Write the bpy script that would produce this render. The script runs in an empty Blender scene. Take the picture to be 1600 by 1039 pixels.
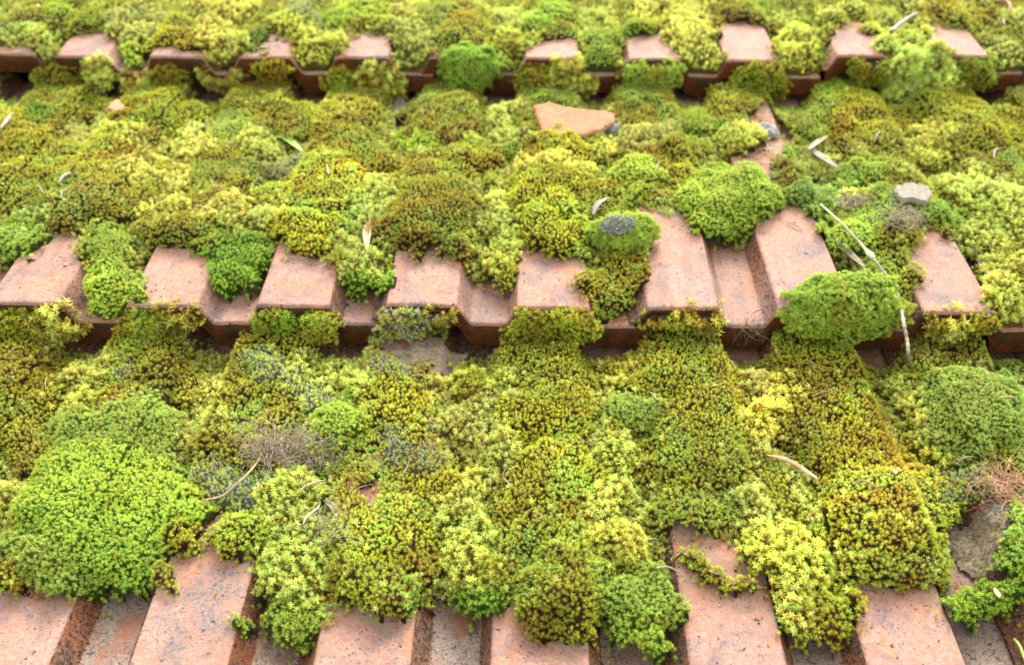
import bpy, math
import numpy as np
from mathutils import Matrix, Vector

sc = bpy.context.scene
COL = sc.collection
R = math.radians

# ------------------------------------------------------------------ camera
# roof frame: X along the courses, Y up the slope, Z out of the roof. The roof is pitched ROOF degrees.
ROOF = R(24)
FPX, THETA, PSI = 1555.6, R(44.35), 0.0147
CAM = np.array([0.0, -0.545, 0.507])
W = Matrix.Translation((0, 0, 3.2)) @ Matrix.Rotation(ROOF, 4, 'X')
FWD = np.array([-math.sin(PSI)*math.cos(THETA), math.cos(PSI)*math.cos(THETA), -math.sin(THETA)])
RGT = np.array([math.cos(PSI), math.sin(PSI), 0.0])
UPV = np.cross(RGT, FWD)
cd = bpy.data.cameras.new('camera'); cam = bpy.data.objects.new('camera', cd); COL.objects.link(cam)
cd.sensor_width = 36; cd.lens = 35; cd.clip_start = 0.02; cd.clip_end = 500
M = Matrix(((RGT[0], UPV[0], -FWD[0], CAM[0]), (RGT[1], UPV[1], -FWD[1], CAM[1]), (RGT[2], UPV[2], -FWD[2], CAM[2]), (0, 0, 0, 1)))
cam.matrix_world = W @ M
cd.dof.use_dof = True; cd.dof.focus_distance = 0.64; cd.dof.aperture_fstop = 7.5
sc.camera = cam

# ------------------------------------------------------------------ light
SUN_EL, SUN_AZ = R(58), R(15)          # a bright overcast sky, a little brighter up the slope
w = bpy.data.worlds.new('World'); sc.world = w; w.use_nodes = True
nt = w.node_tree; nt.nodes.clear()
sky = nt.nodes.new('ShaderNodeTexSky'); sky.sky_type = 'NISHITA'; sky.sun_disc = False
sky.sun_elevation = SUN_EL; sky.sun_rotation = SUN_AZ
sky.air_density = 1.0; sky.dust_density = 2.0
hs = nt.nodes.new('ShaderNodeHueSaturation'); hs.inputs['Saturation'].default_value = 0.10
bg = nt.nodes.new('ShaderNodeBackground'); bg.inputs['Strength'].default_value = 0.15
wo = nt.nodes.new('ShaderNodeOutputWorld')
nt.links.new(sky.outputs[0], hs.inputs['Color']); nt.links.new(hs.outputs[0], bg.inputs['Color']); nt.links.new(bg.outputs[0], wo.inputs[0])
sd = bpy.data.lights.new('sun', 'SUN'); sd.energy = 1.5; sd.angle = R(28); sd.color = (1, 0.97, 0.92)
so = bpy.data.objects.new('sun', sd); COL.objects.link(so)
sv = Vector((math.sin(SUN_AZ)*math.cos(SUN_EL), math.cos(SUN_AZ)*math.cos(SUN_EL), math.sin(SUN_EL)))
so.rotation_euler = sv.to_track_quat('Z', 'Y').to_euler(); so.location = (0, 0, 8)
sc.view_settings.view_transform = 'Standard'; sc.view_settings.look = 'None'
sc.view_settings.exposure = 2.45; sc.view_settings.gamma = 1.0
sc.render.engine = 'CYCLES'
sc.cycles.max_bounces = 8; sc.cycles.diffuse_bounces = 4; sc.cycles.transmission_bounces = 4

# ------------------------------------------------------------------ helpers
rng = np.random.default_rng(7)
TAB = np.random.default_rng(3).random((256, 256))

def vnoise(x, y):
    xi = np.floor(x).astype(int); yi = np.floor(y).astype(int)
    fx = x-xi; fy = y-yi
    fx = fx*fx*(3-2*fx); fy = fy*fy*(3-2*fy)
    a = TAB[xi & 255, yi & 255]; b = TAB[(xi+1) & 255, yi & 255]
    c = TAB[xi & 255, (yi+1) & 255]; d = TAB[(xi+1) & 255, (yi+1) & 255]
    return (a*(1-fx)+b*fx)*(1-fy)+(c*(1-fx)+d*fx)*fy*1.0

def fbm(x, y, s, o=3, seed=0):
    v = 0; a = .5; t = 0
    for i in range(o):
        v = v+a*vnoise(x*s+17.3*i+seed*31.7, y*s+9.1*i+seed*12.9); t += a; a *= .5; s *= 2.03
    return v/t

def project(P):
    d = P-CAM
    z = d@FWD
    return 800+FPX*(d@RGT)/z, 519.5-FPX*(d@UPV)/z

def ray(px, py):
    d = FWD+RGT*(px-800)/FPX-UPV*(py-519.5)/FPX
    return d

def on_z(px, py, z=0.0):
    d = ray(px, py); return CAM+d*((z-CAM[2])/d[2])

def on_y(px, py, y):
    d = ray(px, py); return CAM+d*((y-CAM[1])/d[1])

def mesh_of(name, V, F, cols=None, mats=(), mi=None, attrs=None, smooth=True):
    """V (n,3); F an (m,3) or (m,4) array, or a list of faces"""
    me = bpy.data.meshes.new(name)
    V = np.asarray(V, dtype=np.float32)
    if isinstance(F, np.ndarray):
        m, k = F.shape
        me.vertices.add(len(V)); me.vertices.foreach_set('co', V.ravel())
        me.loops.add(m*k); me.loops.foreach_set('vertex_index', F.astype(np.int32).ravel())
        me.polygons.add(m); me.polygons.foreach_set('loop_start', np.arange(0, m*k, k, dtype=np.int32))
        me.update(calc_edges=True)
    else:
        me.from_pydata(V.tolist(), [], [list(map(int, f)) for f in F]); me.update()
    if not smooth:
        me.polygons.foreach_set('use_smooth', [False]*len(me.polygons))
    elif not isinstance(F, np.ndarray):
        me.polygons.foreach_set('use_smooth', [True]*len(me.polygons))
    if cols is not None:
        a = me.color_attributes.new('Col', 'FLOAT_COLOR', 'POINT')
        c = np.ones((len(V), 4), dtype=np.float32); c[:, :3] = cols
        a.data.foreach_set('color', c.ravel())
    for k, v in (attrs or {}).items():
        a = me.attributes.new(k, 'FLOAT', 'POINT'); a.data.foreach_set('value', np.asarray(v, dtype=np.float32))
    for m in mats: me.materials.append(m)
    if mi is not None: me.polygons.foreach_set('material_index', np.asarray(mi, dtype=np.int32))
    return me

def tag(o, label=None, cat=None, group=None, kind=None):
    if label: o['label'] = label
    if cat: o['category'] = cat
    if group: o['group'] = group
    if kind: o['kind'] = kind
    return o

def place(name, V, F, origin=None, parent=None, **kw):
    """V in roof coordinates; the object's origin goes to the lowest middle of the mesh"""
    V = np.asarray(V, dtype=np.float64)
    if parent is not None:
        org = np.array(parent['_o'])
    elif origin is None:
        org = np.array([(V[:, 0].min()+V[:, 0].max())/2, (V[:, 1].min()+V[:, 1].max())/2, V[:, 2].min()])
    else:
        org = np.asarray(origin, dtype=float)
    me = mesh_of(name, V-org, F, **kw)
    o = bpy.data.objects.new(name, me); COL.objects.link(o)
    if parent is not None:
        o.parent = parent
    else:
        o.matrix_world = W @ Matrix.Translation(Vector(org))
        o['_o'] = [float(v) for v in org]
    return o

# ------------------------------------------------------------------ materials
def newmat(name):
    m = bpy.data.materials.new(name); m.use_nodes = True
    n = m.node_tree; n.nodes.clear()
    return m, n, n.nodes.new('ShaderNodeOutputMaterial')

class NT:
    def __init__(s, n): s.n = n; s.tc = None
    def node(s, t, **k):
        x = s.n.nodes.new(t)
        for a, b in k.items(): setattr(x, a, b)
        return x
    def link(s, a, b): s.n.links.new(a, b)
    def noise(s, vec, scale, detail=4, rough=.55, dist=0):
        x = s.node('ShaderNodeTexNoise'); x.inputs['Scale'].default_value = scale; x.inputs['Detail'].default_value = detail
        x.inputs['Roughness'].default_value = rough; x.inputs['Distortion'].default_value = dist
        s.link(vec, x.inputs['Vector']); return x.outputs['Fac']
    def ramp(s, v, a, b, lo=0., hi=1.):
        x = s.node('ShaderNodeMapRange'); x.inputs[1].default_value = a; x.inputs[2].default_value = b
        x.inputs[3].default_value = lo; x.inputs[4].default_value = hi; x.clamp = True
        s.link(v, x.inputs[0]); return x.outputs[0]
    def mix(s, f, a, b, mode='MIX'):
        x = s.node('ShaderNodeMix', data_type='RGBA', blend_type=mode)
        for sock, v in ((x.inputs[0], f), (x.inputs[6], a), (x.inputs[7], b)):
            if isinstance(v, (int, float)): sock.default_value = v
            elif isinstance(v, tuple): sock.default_value = v+(1,)
            else: s.link(v, sock)
        return x.outputs[2]
    def math(s, op, a, b):
        x = s.node('ShaderNodeMath', operation=op)
        for sock, v in ((x.inputs[0], a), (x.inputs[1], b)):
            if isinstance(v, (int, float)): sock.default_value = v
            else: s.link(v, sock)
        return x.outputs[0]

def leaf_mat(name, trans=.3):
    m, n, out = newmat(name); h = NT(n)
    at = h.node('ShaderNodeVertexColor', layer_name='Col')
    d = h.node('ShaderNodeBsdfPrincipled'); d.inputs['Roughness'].default_value = .5; d.inputs['Specular IOR Level'].default_value = .12
    t = h.node('ShaderNodeBsdfTranslucent'); mx = h.node('ShaderNodeMixShader'); mx.inputs[0].default_value = trans
    h.link(at.outputs[0], d.inputs['Base Color']); h.link(at.outputs[0], t.inputs[0])
    h.link(d.outputs[0], mx.inputs[1]); h.link(t.outputs[0], mx.inputs[2]); h.link(mx.outputs[0], out.inputs[0])
    return m

def solid_mat(name, c1, c2, scale=200, rough=.8, bump=.3, bd=.001, c3=None):
    m, n, out = newmat(name); h = NT(n)
    tc = h.node('ShaderNodeTexCoord').outputs['Object']
    d = h.node('ShaderNodeBsdfPrincipled'); d.inputs['Roughness'].default_value = rough; d.inputs['Specular IOR Level'].default_value = .3
    f = h.ramp(h.noise(tc, scale, 6, .65), .35, .65)
    c = h.mix(f, c1, c2)
    if c3: c = h.mix(h.ramp(h.noise(tc, scale*2.7, 3), .58, .64), c, c3)
    h.link(c, d.inputs['Base Color'])
    b = h.node('ShaderNodeBump'); b.inputs['Strength'].default_value = bump; b.inputs['Distance'].default_value = bd
    h.link(h.noise(tc, scale*2, 6, .7), b.inputs['Height']); h.link(b.outputs[0], d.inputs['Normal'])
    h.link(d.outputs[0], out.inputs[0])
    return m

def tile_material():
    m, n, out = newmat('weathered_clay'); h = NT(n)
    tc0 = h.node('ShaderNodeTexCoord').outputs['Object']
    oi = h.node('ShaderNodeObjectInfo').outputs['Random']
    cm = h.node('ShaderNodeCombineXYZ'); h.link(h.math('MULTIPLY', oi, 37.), cm.inputs[0]); h.link(h.math('MULTIPLY', oi, 11.), cm.inputs[2])
    ad = h.node('ShaderNodeVectorMath', operation='ADD'); h.link(tc0, ad.inputs[0]); h.link(cm.outputs[0], ad.inputs[1])
    v = ad.outputs[0]
    dirt_shade = h.node('ShaderNodeAttribute', attribute_name='dirt_shade').outputs['Fac']
    face = h.node('ShaderNodeAttribute', attribute_name='face').outputs['Fac']
    stain = h.node('ShaderNodeAttribute', attribute_name='stain').outputs['Fac']
    big = h.noise(v, 14, 4); mid = h.noise(v, 55, 5, .65); fine = h.noise(v, 420, 5, .7); grain = h.noise(v, 1100, 3, .6)
    c = h.mix(h.ramp(big, .38, .62), (.54, .255, .155), (.50, .30, .225))
    c = h.mix(h.ramp(h.noise(v, 22, 4, .6), .49, .60, 0, .9), c, (.58, .24, .09))
    c = h.mix(h.ramp(mid, .40, .66, 0, .6), c, (.54, .39, .34))
    c = h.mix(h.ramp(fine, .46, .60, .0, .65), c, (.66, .50, .43))
    c = h.mix(h.ramp(grain, .56, .66, .0, .6), c, (.30, .17, .13))
    # grey lichen crust in blotches, speckled
    bl = h.ramp(h.noise(v, 34, 6, .72, .5), .47, .60)
    bl = h.math('MULTIPLY', bl, h.ramp(fine, .42, .56, .15, .95))
    c = h.mix(bl, c, (.19, .20, .22))
    mp = h.node('ShaderNodeMapping'); mp.inputs['Scale'].default_value = (1, .16, 1); h.link(v, mp.inputs['Vector'])
    st_ = h.math('MULTIPLY', h.ramp(h.noise(mp.outputs[0], 95, 4, .6), .52, .66), h.ramp(fine, .35, .6, .25, 1))
    c = h.mix(h.math('MULTIPLY', st_, .55), c, (.24, .17, .14))
    sp = h.ramp(h.noise(v, 700, 3, .6), .57, .62, 0, .8)
    c = h.mix(h.math('MULTIPLY', sp, h.ramp(mid, .42, .56, .1, 1)), c, (.09, .07, .065))
    sp2 = h.ramp(h.noise(v, 260, 2, .5), .68, .71, 0, .9)
    c = h.mix(sp2, c, (.05, .04, .04))
    # beige and rusty crust where moss has stood
    s1 = h.ramp(h.math('ADD', stain, h.ramp(fine, .2, .8, -.35, .35)), .35, .75)
    rus = h.mix(h.ramp(mid, .45, .55), (.52, .40, .27), (.50, .19, .08))
    rus = h.mix(h.ramp(grain, .5, .62, 0, .8), rus, (.62, .54, .44))
    rus = h.mix(h.ramp(fine, .56, .62, 0, .8), rus, (.07, .06, .045))
    c = h.mix(h.math('MULTIPLY', s1, .88), c, rus)
    # dirt on walls and gutters, and shade painted in under the eaves
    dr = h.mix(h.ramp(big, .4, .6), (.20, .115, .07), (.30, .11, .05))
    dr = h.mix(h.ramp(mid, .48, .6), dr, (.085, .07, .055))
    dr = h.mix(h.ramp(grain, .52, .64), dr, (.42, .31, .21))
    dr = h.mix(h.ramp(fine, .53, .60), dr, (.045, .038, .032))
    df = h.ramp(h.math('ADD', dirt_shade, h.ramp(fine, .2, .8, -.4, .4)), .45, .7)
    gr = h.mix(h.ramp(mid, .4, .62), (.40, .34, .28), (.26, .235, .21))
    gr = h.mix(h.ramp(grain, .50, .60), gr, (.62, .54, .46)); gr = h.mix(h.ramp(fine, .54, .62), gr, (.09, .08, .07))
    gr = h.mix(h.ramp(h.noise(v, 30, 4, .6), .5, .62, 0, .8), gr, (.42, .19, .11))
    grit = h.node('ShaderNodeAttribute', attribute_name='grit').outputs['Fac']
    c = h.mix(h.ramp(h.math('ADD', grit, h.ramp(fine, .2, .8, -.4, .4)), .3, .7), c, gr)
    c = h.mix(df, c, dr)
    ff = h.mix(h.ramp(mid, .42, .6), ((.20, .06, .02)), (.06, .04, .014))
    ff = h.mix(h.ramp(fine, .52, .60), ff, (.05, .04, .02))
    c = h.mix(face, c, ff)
    c = h.mix(1.0, c, (.455, .385, .345), 'MULTIPLY')
    d = h.node('ShaderNodeBsdfPrincipled'); d.inputs['Roughness'].default_value = .78; h.link(h.ramp(h.math('ADD', face, dirt_shade), 0, 1, .3, .04), d.inputs['Specular IOR Level'])
    h.link(c, d.inputs['Base Color'])
    hsum = h.math('ADD', h.math('MULTIPLY', fine, .7), h.math('ADD', h.math('MULTIPLY', grain, .35), mid))
    b = h.node('ShaderNodeBump'); b.inputs['Distance'].default_value = .0016
    h.link(h.ramp(h.math('ADD', dirt_shade, stain), 0, 1, .55, 1.), b.inputs['Strength'])
    h.link(hsum, b.inputs['Height']); h.link(b.outputs[0], d.inputs['Normal'])
    h.link(d.outputs[0], out.inputs[0])
    return m

M_TILE = tile_material()
M_LEAF = leaf_mat('moss_leaf', .34)
M_SOIL = solid_mat('moss_humus', (.022, .014, .006), (.055, .034, .012), 260, .95, .8, .002)
def core_mat():
    m, n, out = newmat('moss_humus'); h = NT(n)
    tc = h.node('ShaderNodeTexCoord').outputs['Object']
    at = h.node('ShaderNodeVertexColor', layer_name='Col').outputs[0]
    d = h.node('ShaderNodeBsdfPrincipled'); d.inputs['Roughness'].default_value = .95; d.inputs['Specular IOR Level'].default_value = .05
    f = h.ramp(h.noise(tc, 500, 4, .7), .38, .62)
    h.link(h.mix(f, h.mix(1., at, (.35, .30, .30), 'MULTIPLY'), at), d.inputs['Base Color'])
    b = h.node('ShaderNodeBump'); b.inputs['Strength'].default_value = 1; b.inputs['Distance'].default_value = .0022
    h.link(h.noise(tc, 520, 5, .7), b.inputs['Height']); h.link(b.outputs[0], d.inputs['Normal']); h.link(d.outputs[0], out.inputs[0])
    return m
M_CORE = core_mat()
M_DECK = solid_mat('bitumen_felt', (.015, .014, .013), (.03, .027, .024), 60, .9)
M_STRAW = solid_mat('dry_straw', (.18, .125, .07), (.29, .21, .125), 300, .6)
M_BARK = solid_mat('brown_twig', (.16, .08, .04), (.33, .17, .09), 240, .6)
M_GREYTWIG = solid_mat('grey_twig', (.22, .17, .14), (.38, .32, .27), 300, .8)
M_STALK = solid_mat('dry_stalk', (.26, .26, .12), (.36, .34, .20), 180, .7, .6, .001)
M_CATKIN = solid_mat('scaly_catkin', (.17, .15, .09), (.33, .31, .21), 420, .8, 1, .002)
M_PALELEAF = solid_mat('pale_dead_leaf', (.11, .085, .055), (.19, .16, .105), 90, .6)
M_GREENLEAF = solid_mat('fresh_green_leaf', (.16, .36, .04), (.24, .46, .07), 90, .5)
M_BLADE = solid_mat('grass_blade', (.20, .34, .06), (.34, .46, .10), 90, .5)
M_BROWNLEAF = solid_mat('brown_dead_leaf', (.32, .16, .08), (.50, .30, .18), 120, .6)
M_SHARD = solid_mat('fresh_broken_clay', (.32, .13, .06), (.38, .18, .095), 120, .85, .5, .001, (.22, .12, .07))
M_STONE = solid_mat('grey_stone', (.12, .115, .11), (.24, .235, .22), 160, .9, .8, .002)
M_PALESTONE = solid_mat('pale_stone', (.20, .165, .125), (.30, .26, .20), 220, .9, .8, .002)
M_ROOT = solid_mat('dead_rootlets', (.15, .11, .07), (.31, .25, .17), 300, .9)
M_REDROOT = solid_mat('reddish_rootlets', (.26, .12, .07), (.42, .24, .15), 300, .9)
M_WEB = solid_mat('pale_fibre', (.20, .18, .13), (.28, .25, .18), 300, .6)
M_DEAD = solid_mat('dead_moss', (.06, .055, .05), (.34, .33, .34), 420, .9)
M_GRASS = solid_mat('lawn', (.05, .09, .02), (.08, .12, .03), 3, .9)

# ------------------------------------------------------------------ the roof tiles
E = 0.371; STEP = 0.034; TLEN = 0.41; PIT = 0.098
def s_of(y): return 1410.*(y+1000)/1000.
def rowx(pxs, y, z=0.0): return [on_z(p, y, z)[0] for p in pxs]
rowtiles = {1: rowx([-15-205, 202, 607, 1012, 1437], 467), 0: rowx([-65, 495, 1078], 1039, -.013), 2: rowx([-190+4, 80, 372, 672, 985, 1308], 93)}
EXT = .98
def extend(xs, seed):
    r = np.random.default_rng(seed); xs = list(xs)
    while xs[0] > -EXT: xs.insert(0, xs[0]-.2-r.uniform(-.002, .003))
    while xs[-1] < EXT-.2: xs.append(xs[-1]+.2+r.uniform(-.002, .003))
    return np.array(xs)
inview = {k: (min(v), max(v)) for k, v in rowtiles.items()}
rows = {}
for k in (-1, 0, 1, 2, 3):
    base = rowtiles.get(k, [rowtiles[1][1]+(.03 if k == 3 else -.012)])
    rows[k] = extend(base, k+20)
dzs = {k: np.random.default_rng(k+60).uniform(-.0015, .0015, len(rows[k])) for k in rows}
i = int(np.argmin(abs(rows[2]-rowtiles[2][5]))); dzs[2][i] = .006
PX = np.array([-.013, -.0095, -.0085, -.0014, -.0007, .0003, .0012, .0500, .0511, .0521, .0527, .0610, .0630, .0655, .0860, .0885, .0905, .0966, .0973, .0983, .0992, .1488, .1500, .1510, .1517, .1590, .1610, .1635, .196])
PZ = np.array([-.0145, -.0145, -.0138, -.0019, -.0007, -.0001, 0, 0, -.0001, -.0008, -.0018, -.0164, -.0178, -.018, -.018, -.0178, -.0164, -.0023, -.0007, -.0001, 0, 0, -.0001, -.0009, -.0020, -.0164, -.0178, -.018, -.018])

def tile_at(X, k):
    o = rows[k]; j = np.clip(np.searchsorted(o-.013, X, side='right')-1, 0, len(o)-1)
    return j, X-o[j]

def surf(X, Y, k):
    j, lx = tile_at(X, k)
    return np.interp(lx, PX, PZ)-(Y-(k-1)*E)*STEP/E+dzs[k][j]

def ribplane(X, Y, k): return -(Y-(k-1)*E)*STEP/E

# ------------------------------------------------------------------ moss layout
# one entry per clump seen: x, y, rx, ry (in photo pixels, turned into metres on the roof), kind of moss, height in mm, label
# kinds: A pale star moss, B olive moss, C bright green fine moss, D hoary grey moss, E deep green moss
P0 = [
(20,530,50,30,'B',9,0),(30,590,55,60,'B',12,0),(115,562,45,34,'A',10,0),(125,607,42,20,'A',9,0),(40,680,52,62,'B',12,'brownish olive moss cushion at the left end of the front course'),
(205,532,45,22,'C',10,0),(262,562,62,38,'B',15,'domed yellow green moss cushion below the gap under the second rib'),(195,570,24,15,'D',7,0),(187,614,30,16,'D',8,0),
(112,650,42,32,'C',12,0),(190,688,112,56,'C',15,0),(165,795,158,112,'C',22,'very large bright green moss cushion over the front gutter at the left'),(10,775,28,42,'A',12,0),(50,880,85,48,'C',15,0),(10,900,34,40,'B',12,0),
(268,740,38,30,'C',12,0),(300,600,36,26,'A',11,0),(328,648,30,30,'A',12,0),(352,615,48,26,'B',9,0),(283,688,25,22,'A',12,0),
(365,692,58,28,'B',12,'orange tinged olive moss clump left of the tangle of dead roots'),(368,750,50,38,'D',11,'grey green moss clump beside the tangle of dead roots'),(288,765,24,18,'A',11,0),(290,838,42,34,'B',13,0),
(252,890,18,40,'B',9,'narrow moss strip along the left edge of the second front rib'),(372,825,46,44,'B',13,0),
(400,530,50,22,'B',9,0),(470,525,58,24,'B',10,0),(413,572,46,26,'D',14,'frosty grey green moss cushion nearest the eave, left of the centre'),(474,612,52,34,'D',12,'grey hoary moss cushion above the small bright cushion'),
(508,565,46,26,'A',11,0),(562,545,42,26,'A',10,0),(522,668,42,36,'C',20,'small bright green moss cushion topping the tangle of dead roots'),(612,592,48,24,'D',12,'white tipped moss tuft below the bare beige rib end'),
(620,645,72,58,'B',13,'round olive moss cushion in the middle of the third rib'),(672,658,30,24,'D',10,0),(640,705,56,28,'D',11,0),(560,602,26,32,'A',12,0),
(735,585,50,38,'A',12,0),(742,645,50,42,'A',13,0),(768,705,46,42,'A',14,0),(450,762,64,46,'A',14,'yellow star moss clump below the tangle of dead roots'),
(428,822,52,48,'A',12,0),(440,895,54,58,'A',15,0),(432,960,36,34,'E',13,0),(560,835,84,54,'B',13,0),(645,820,78,62,'B',13,0),
(574,912,66,50,'B',18,'olive moss cushion spilling down onto the third front rib'),(700,760,50,40,'B',11,0),(742,795,50,62,'A',17,0),(740,875,52,62,'A',19,'tall pale star moss filling the gutter between third and fourth front ribs'),
(735,938,50,34,'E',12,0),(860,560,98,58,'B',13,0),(850,640,98,60,'B',13,0),(872,745,88,60,'B',13,0),(860,830,80,52,'B',13,0),
(873,930,84,74,'B',20,'large domed olive moss cushion on the fourth front rib'),(998,640,52,40,'C',17,'round bright green moss cushion between the two olive moss mats'),
(960,562,32,32,'A',12,0),(978,705,34,42,'A',14,0),(962,785,42,46,'A',14,0),(968,850,50,38,'A',16,0),(1003,918,56,58,'C',17,'green moss clump in the gutter left of the fifth front rib'),
(1002,988,30,24,'E',12,'small deep green moss ball low in the gutter beside the fifth front rib'),(1080,562,108,64,'B',14,'broad olive moss mat under the eave on the fifth rib'),(1110,645,92,60,'B',13,0),(1080,725,82,58,'B',13,0),(1085,800,74,44,'B',12,0),
(1095,872,26,16,'B',8,0),(1118,892,30,17,'B',11,'small loose moss tuft lying on the bare fifth front rib'),(1145,912,16,12,'B',8,0),
(1165,595,34,32,'A',14,0),(1202,640,46,62,'A',16,0),(1198,715,40,44,'A',15,0),(1232,785,56,58,'A',17,0),(1242,862,60,60,'A',19,'tall pale star moss filling the gutter right of the fifth front rib'),
(1242,935,54,56,'A',16,0),(1310,940,28,48,'B',11,0),(1232,532,44,20,'C',11,0),(1290,572,80,50,'B',14,0),(1290,642,86,50,'B',13,0),
(1335,705,80,52,'B',13,0),(1385,800,104,84,'B',21,'large domed olive moss cushion on the sixth front rib'),(1405,872,84,42,'B',14,0),(1422,602,50,32,'A',13,0),(1444,655,40,42,'A',15,0),
(1398,572,32,14,'C',12,'little bright green moss pad at the foot of the hanging catkin'),(1515,662,90,64,'C',22,'large bright green moss cushion right of the sixth front rib'),(1498,532,80,34,'B',11,0),(1575,540,40,32,'C',12,0),
(1590,590,24,30,'B',10,0),(1462,700,36,30,'A',13,0),(1500,760,58,34,'D',15,'grey brown moss lump right of the large olive cushion'),(1588,840,26,60,'C',16,0),(350,956,9,6,'B',4,'tiny moss dot alone on the bare second front rib'),(1545,935,54,38,'E',15,'deep green moss clump at the bottom right gutter'),(1590,905,26,50,'E',15,0),
]
P1 = [
(30,215,70,45,'B',12,0),(60,170,45,20,'E',8,0),(135,152,60,20,'B',9,0),(5,165,30,25,'A',9,0),(100,240,80,38,'B',12,0),(245,178,80,34,'B',14,'olive moss dome below the back eave at the left'),
(190,212,50,20,'A',10,0),(360,152,60,25,'B',10,0),(450,168,50,25,'B',11,0),(300,215,40,30,'A',11,0),(522,190,80,45,'B',14,0),(400,217,50,20,'A',11,0),
(430,247,42,18,'D',9,0),(560,235,60,30,'B',12,0),(692,180,66,38,'B',15,'olive moss dome right of the pale triangular leaf'),(652,207,36,20,'C',10,0),(785,195,32,35,'A',14,0),(790,235,22,14,'C',11,0),
(850,158,50,18,'C',9,0),(870,226,62,24,'B',12,0),(935,228,34,20,'A',10,0),(1000,152,50,17,'C',10,0),(1082,182,50,20,'C',12,0),(1000,222,66,20,'A',11,0),(1065,235,42,28,'B',14,0),
(1150,218,38,24,'A',12,0),(1145,155,40,24,'B',10,0),(1310,145,60,22,'C',12,0),(1340,168,80,30,'B',12,0),(1268,190,44,22,'C',12,0),(1455,217,52,26,'A',15,'pale star moss clump between the two olive moss mats on the right'),
(1452,152,90,38,'B',12,0),(1540,200,80,50,'B',15,0),(1382,212,40,30,'B',11,0),(1350,260,62,22,'C',13,0),
(50,290,60,40,'B',12,0),(150,285,85,32,'B',13,0),(128,322,90,46,'B',17,'wide olive moss cushion above the first rib of the middle course'),(58,335,50,25,'A',11,0),(15,370,40,32,'C',12,0),
(250,272,60,30,'A',12,0),(242,312,50,20,'A',11,0),(290,356,72,30,'B',15,'olive moss cushion above the second rib of the middle course'),(352,330,45,35,'A',14,0),(370,392,42,44,'E',13,'deep green moss filling the gutter left of the third middle rib'),
(182,392,42,42,'C',14,0),(170,436,48,34,'C',13,'bright green moss filling the gutter between the first and second middle ribs'),(440,302,60,35,'B',13,0),(420,342,40,22,'A',13,0),(500,262,60,26,'B',12,0),(470,362,62,30,'B',15,'olive moss cushion above the third rib of the middle course'),
(520,295,58,35,'B',13,0),(582,312,40,46,'A',14,0),(562,395,44,38,'A',13,0),(565,432,40,24,'E',10,'deep green moss low in the gutter beside the fourth middle rib'),(650,272,60,30,'B',12,0),(682,345,90,56,'B',20,'biggest olive moss dome above the fourth rib of the middle course'),
(778,330,26,52,'A',14,0),(782,392,28,30,'A',12,0),(742,238,60,26,'B',12,0),(862,355,60,42,'B',17,'olive moss dome above the fifth rib of the middle course'),(842,294,60,26,'B',13,0),(870,262,60,25,'A',12,0),
(985,272,48,22,'C',14,0),(1000,312,38,17,'C',12,0),(930,302,44,28,'B',12,0),(955,430,42,48,'B',12,'moss tuft hanging in the gutter below the cushion with the grey patch'),(1068,285,44,26,'B',12,0),(1132,312,72,54,'C',21,'tall green moss cushion in the gutter between the two long bare ribs'),
(1206,238,14,7,'B',5,'tiny round moss spot on bare tile below the grey stone'),(1242,266,32,20,'B',11,0),(1262,302,54,28,'C',15,0),(1335,305,60,24,'A',12,0),(1350,355,58,40,'C',15,0),(1395,372,46,26,'B',15,0),(1395,318,50,24,'C',13,0),
(1450,336,60,24,'C',13,0),(1505,292,60,30,'A',12,0),(1565,335,60,58,'A',14,0),(1382,432,44,50,'B',14,0),(1494,363,9,7,'B',6,'tiny moss dot at the top of the last bare rib'),(1580,430,44,70,'A',15,'pale star moss right of the last bare rib'),
]
P2 = [
(30,28,55,28,'B',10,0),(0,52,50,20,'A',10,0),(120,30,55,20,'B',12,0),(58,68,26,26,'A',12,0),(215,32,60,22,'A',12,0),(212,68,16,22,'C',9,0),(275,50,50,16,'B',11,0),(340,62,40,38,'A',16,0),
(345,108,28,18,'A',12,0),(398,56,20,12,'E',9,0),(350,12,60,15,'A',11,0),(480,20,28,12,'D',12,0),(465,38,40,20,'A',11,0),(497,72,36,26,'A',14,0),(560,20,60,18,'C',12,0),(552,42,26,14,'B',10,0),(600,48,20,7,'D',6,0),
(640,45,40,30,'A',14,0),(668,30,50,20,'C',12,0),(720,50,60,22,'B',12,0),(652,95,32,26,'A',14,'pale star moss spilling over the back eave beside the round cushion'),(790,60,38,25,'A',13,0),(790,25,60,18,'A',12,0),(850,28,50,18,'C',11,0),(868,46,46,9,'B',7,0),
(938,78,32,28,'C',16,'vivid green moss ball in the gutter of the back course'),(945,45,35,16,'C',12,0),(990,42,38,20,'C',14,0),(1078,52,40,40,'A',14,0),(1095,82,26,20,'A',12,0),(1040,15,60,15,'A',11,0),
(1165,17,60,13,'B',10,0),(1248,55,42,36,'A',15,0),(1244,88,32,9,'D',6,0),(1330,25,60,15,'A',12,0),(1410,20,60,18,'A',12,0),(1365,44,40,10,'B',7,0),(1415,75,50,40,'A',17,0),(1500,22,70,18,'B',12,0),(1585,50,38,38,'A',14,0),(1590,82,26,14,'C',10,0),
]
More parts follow.
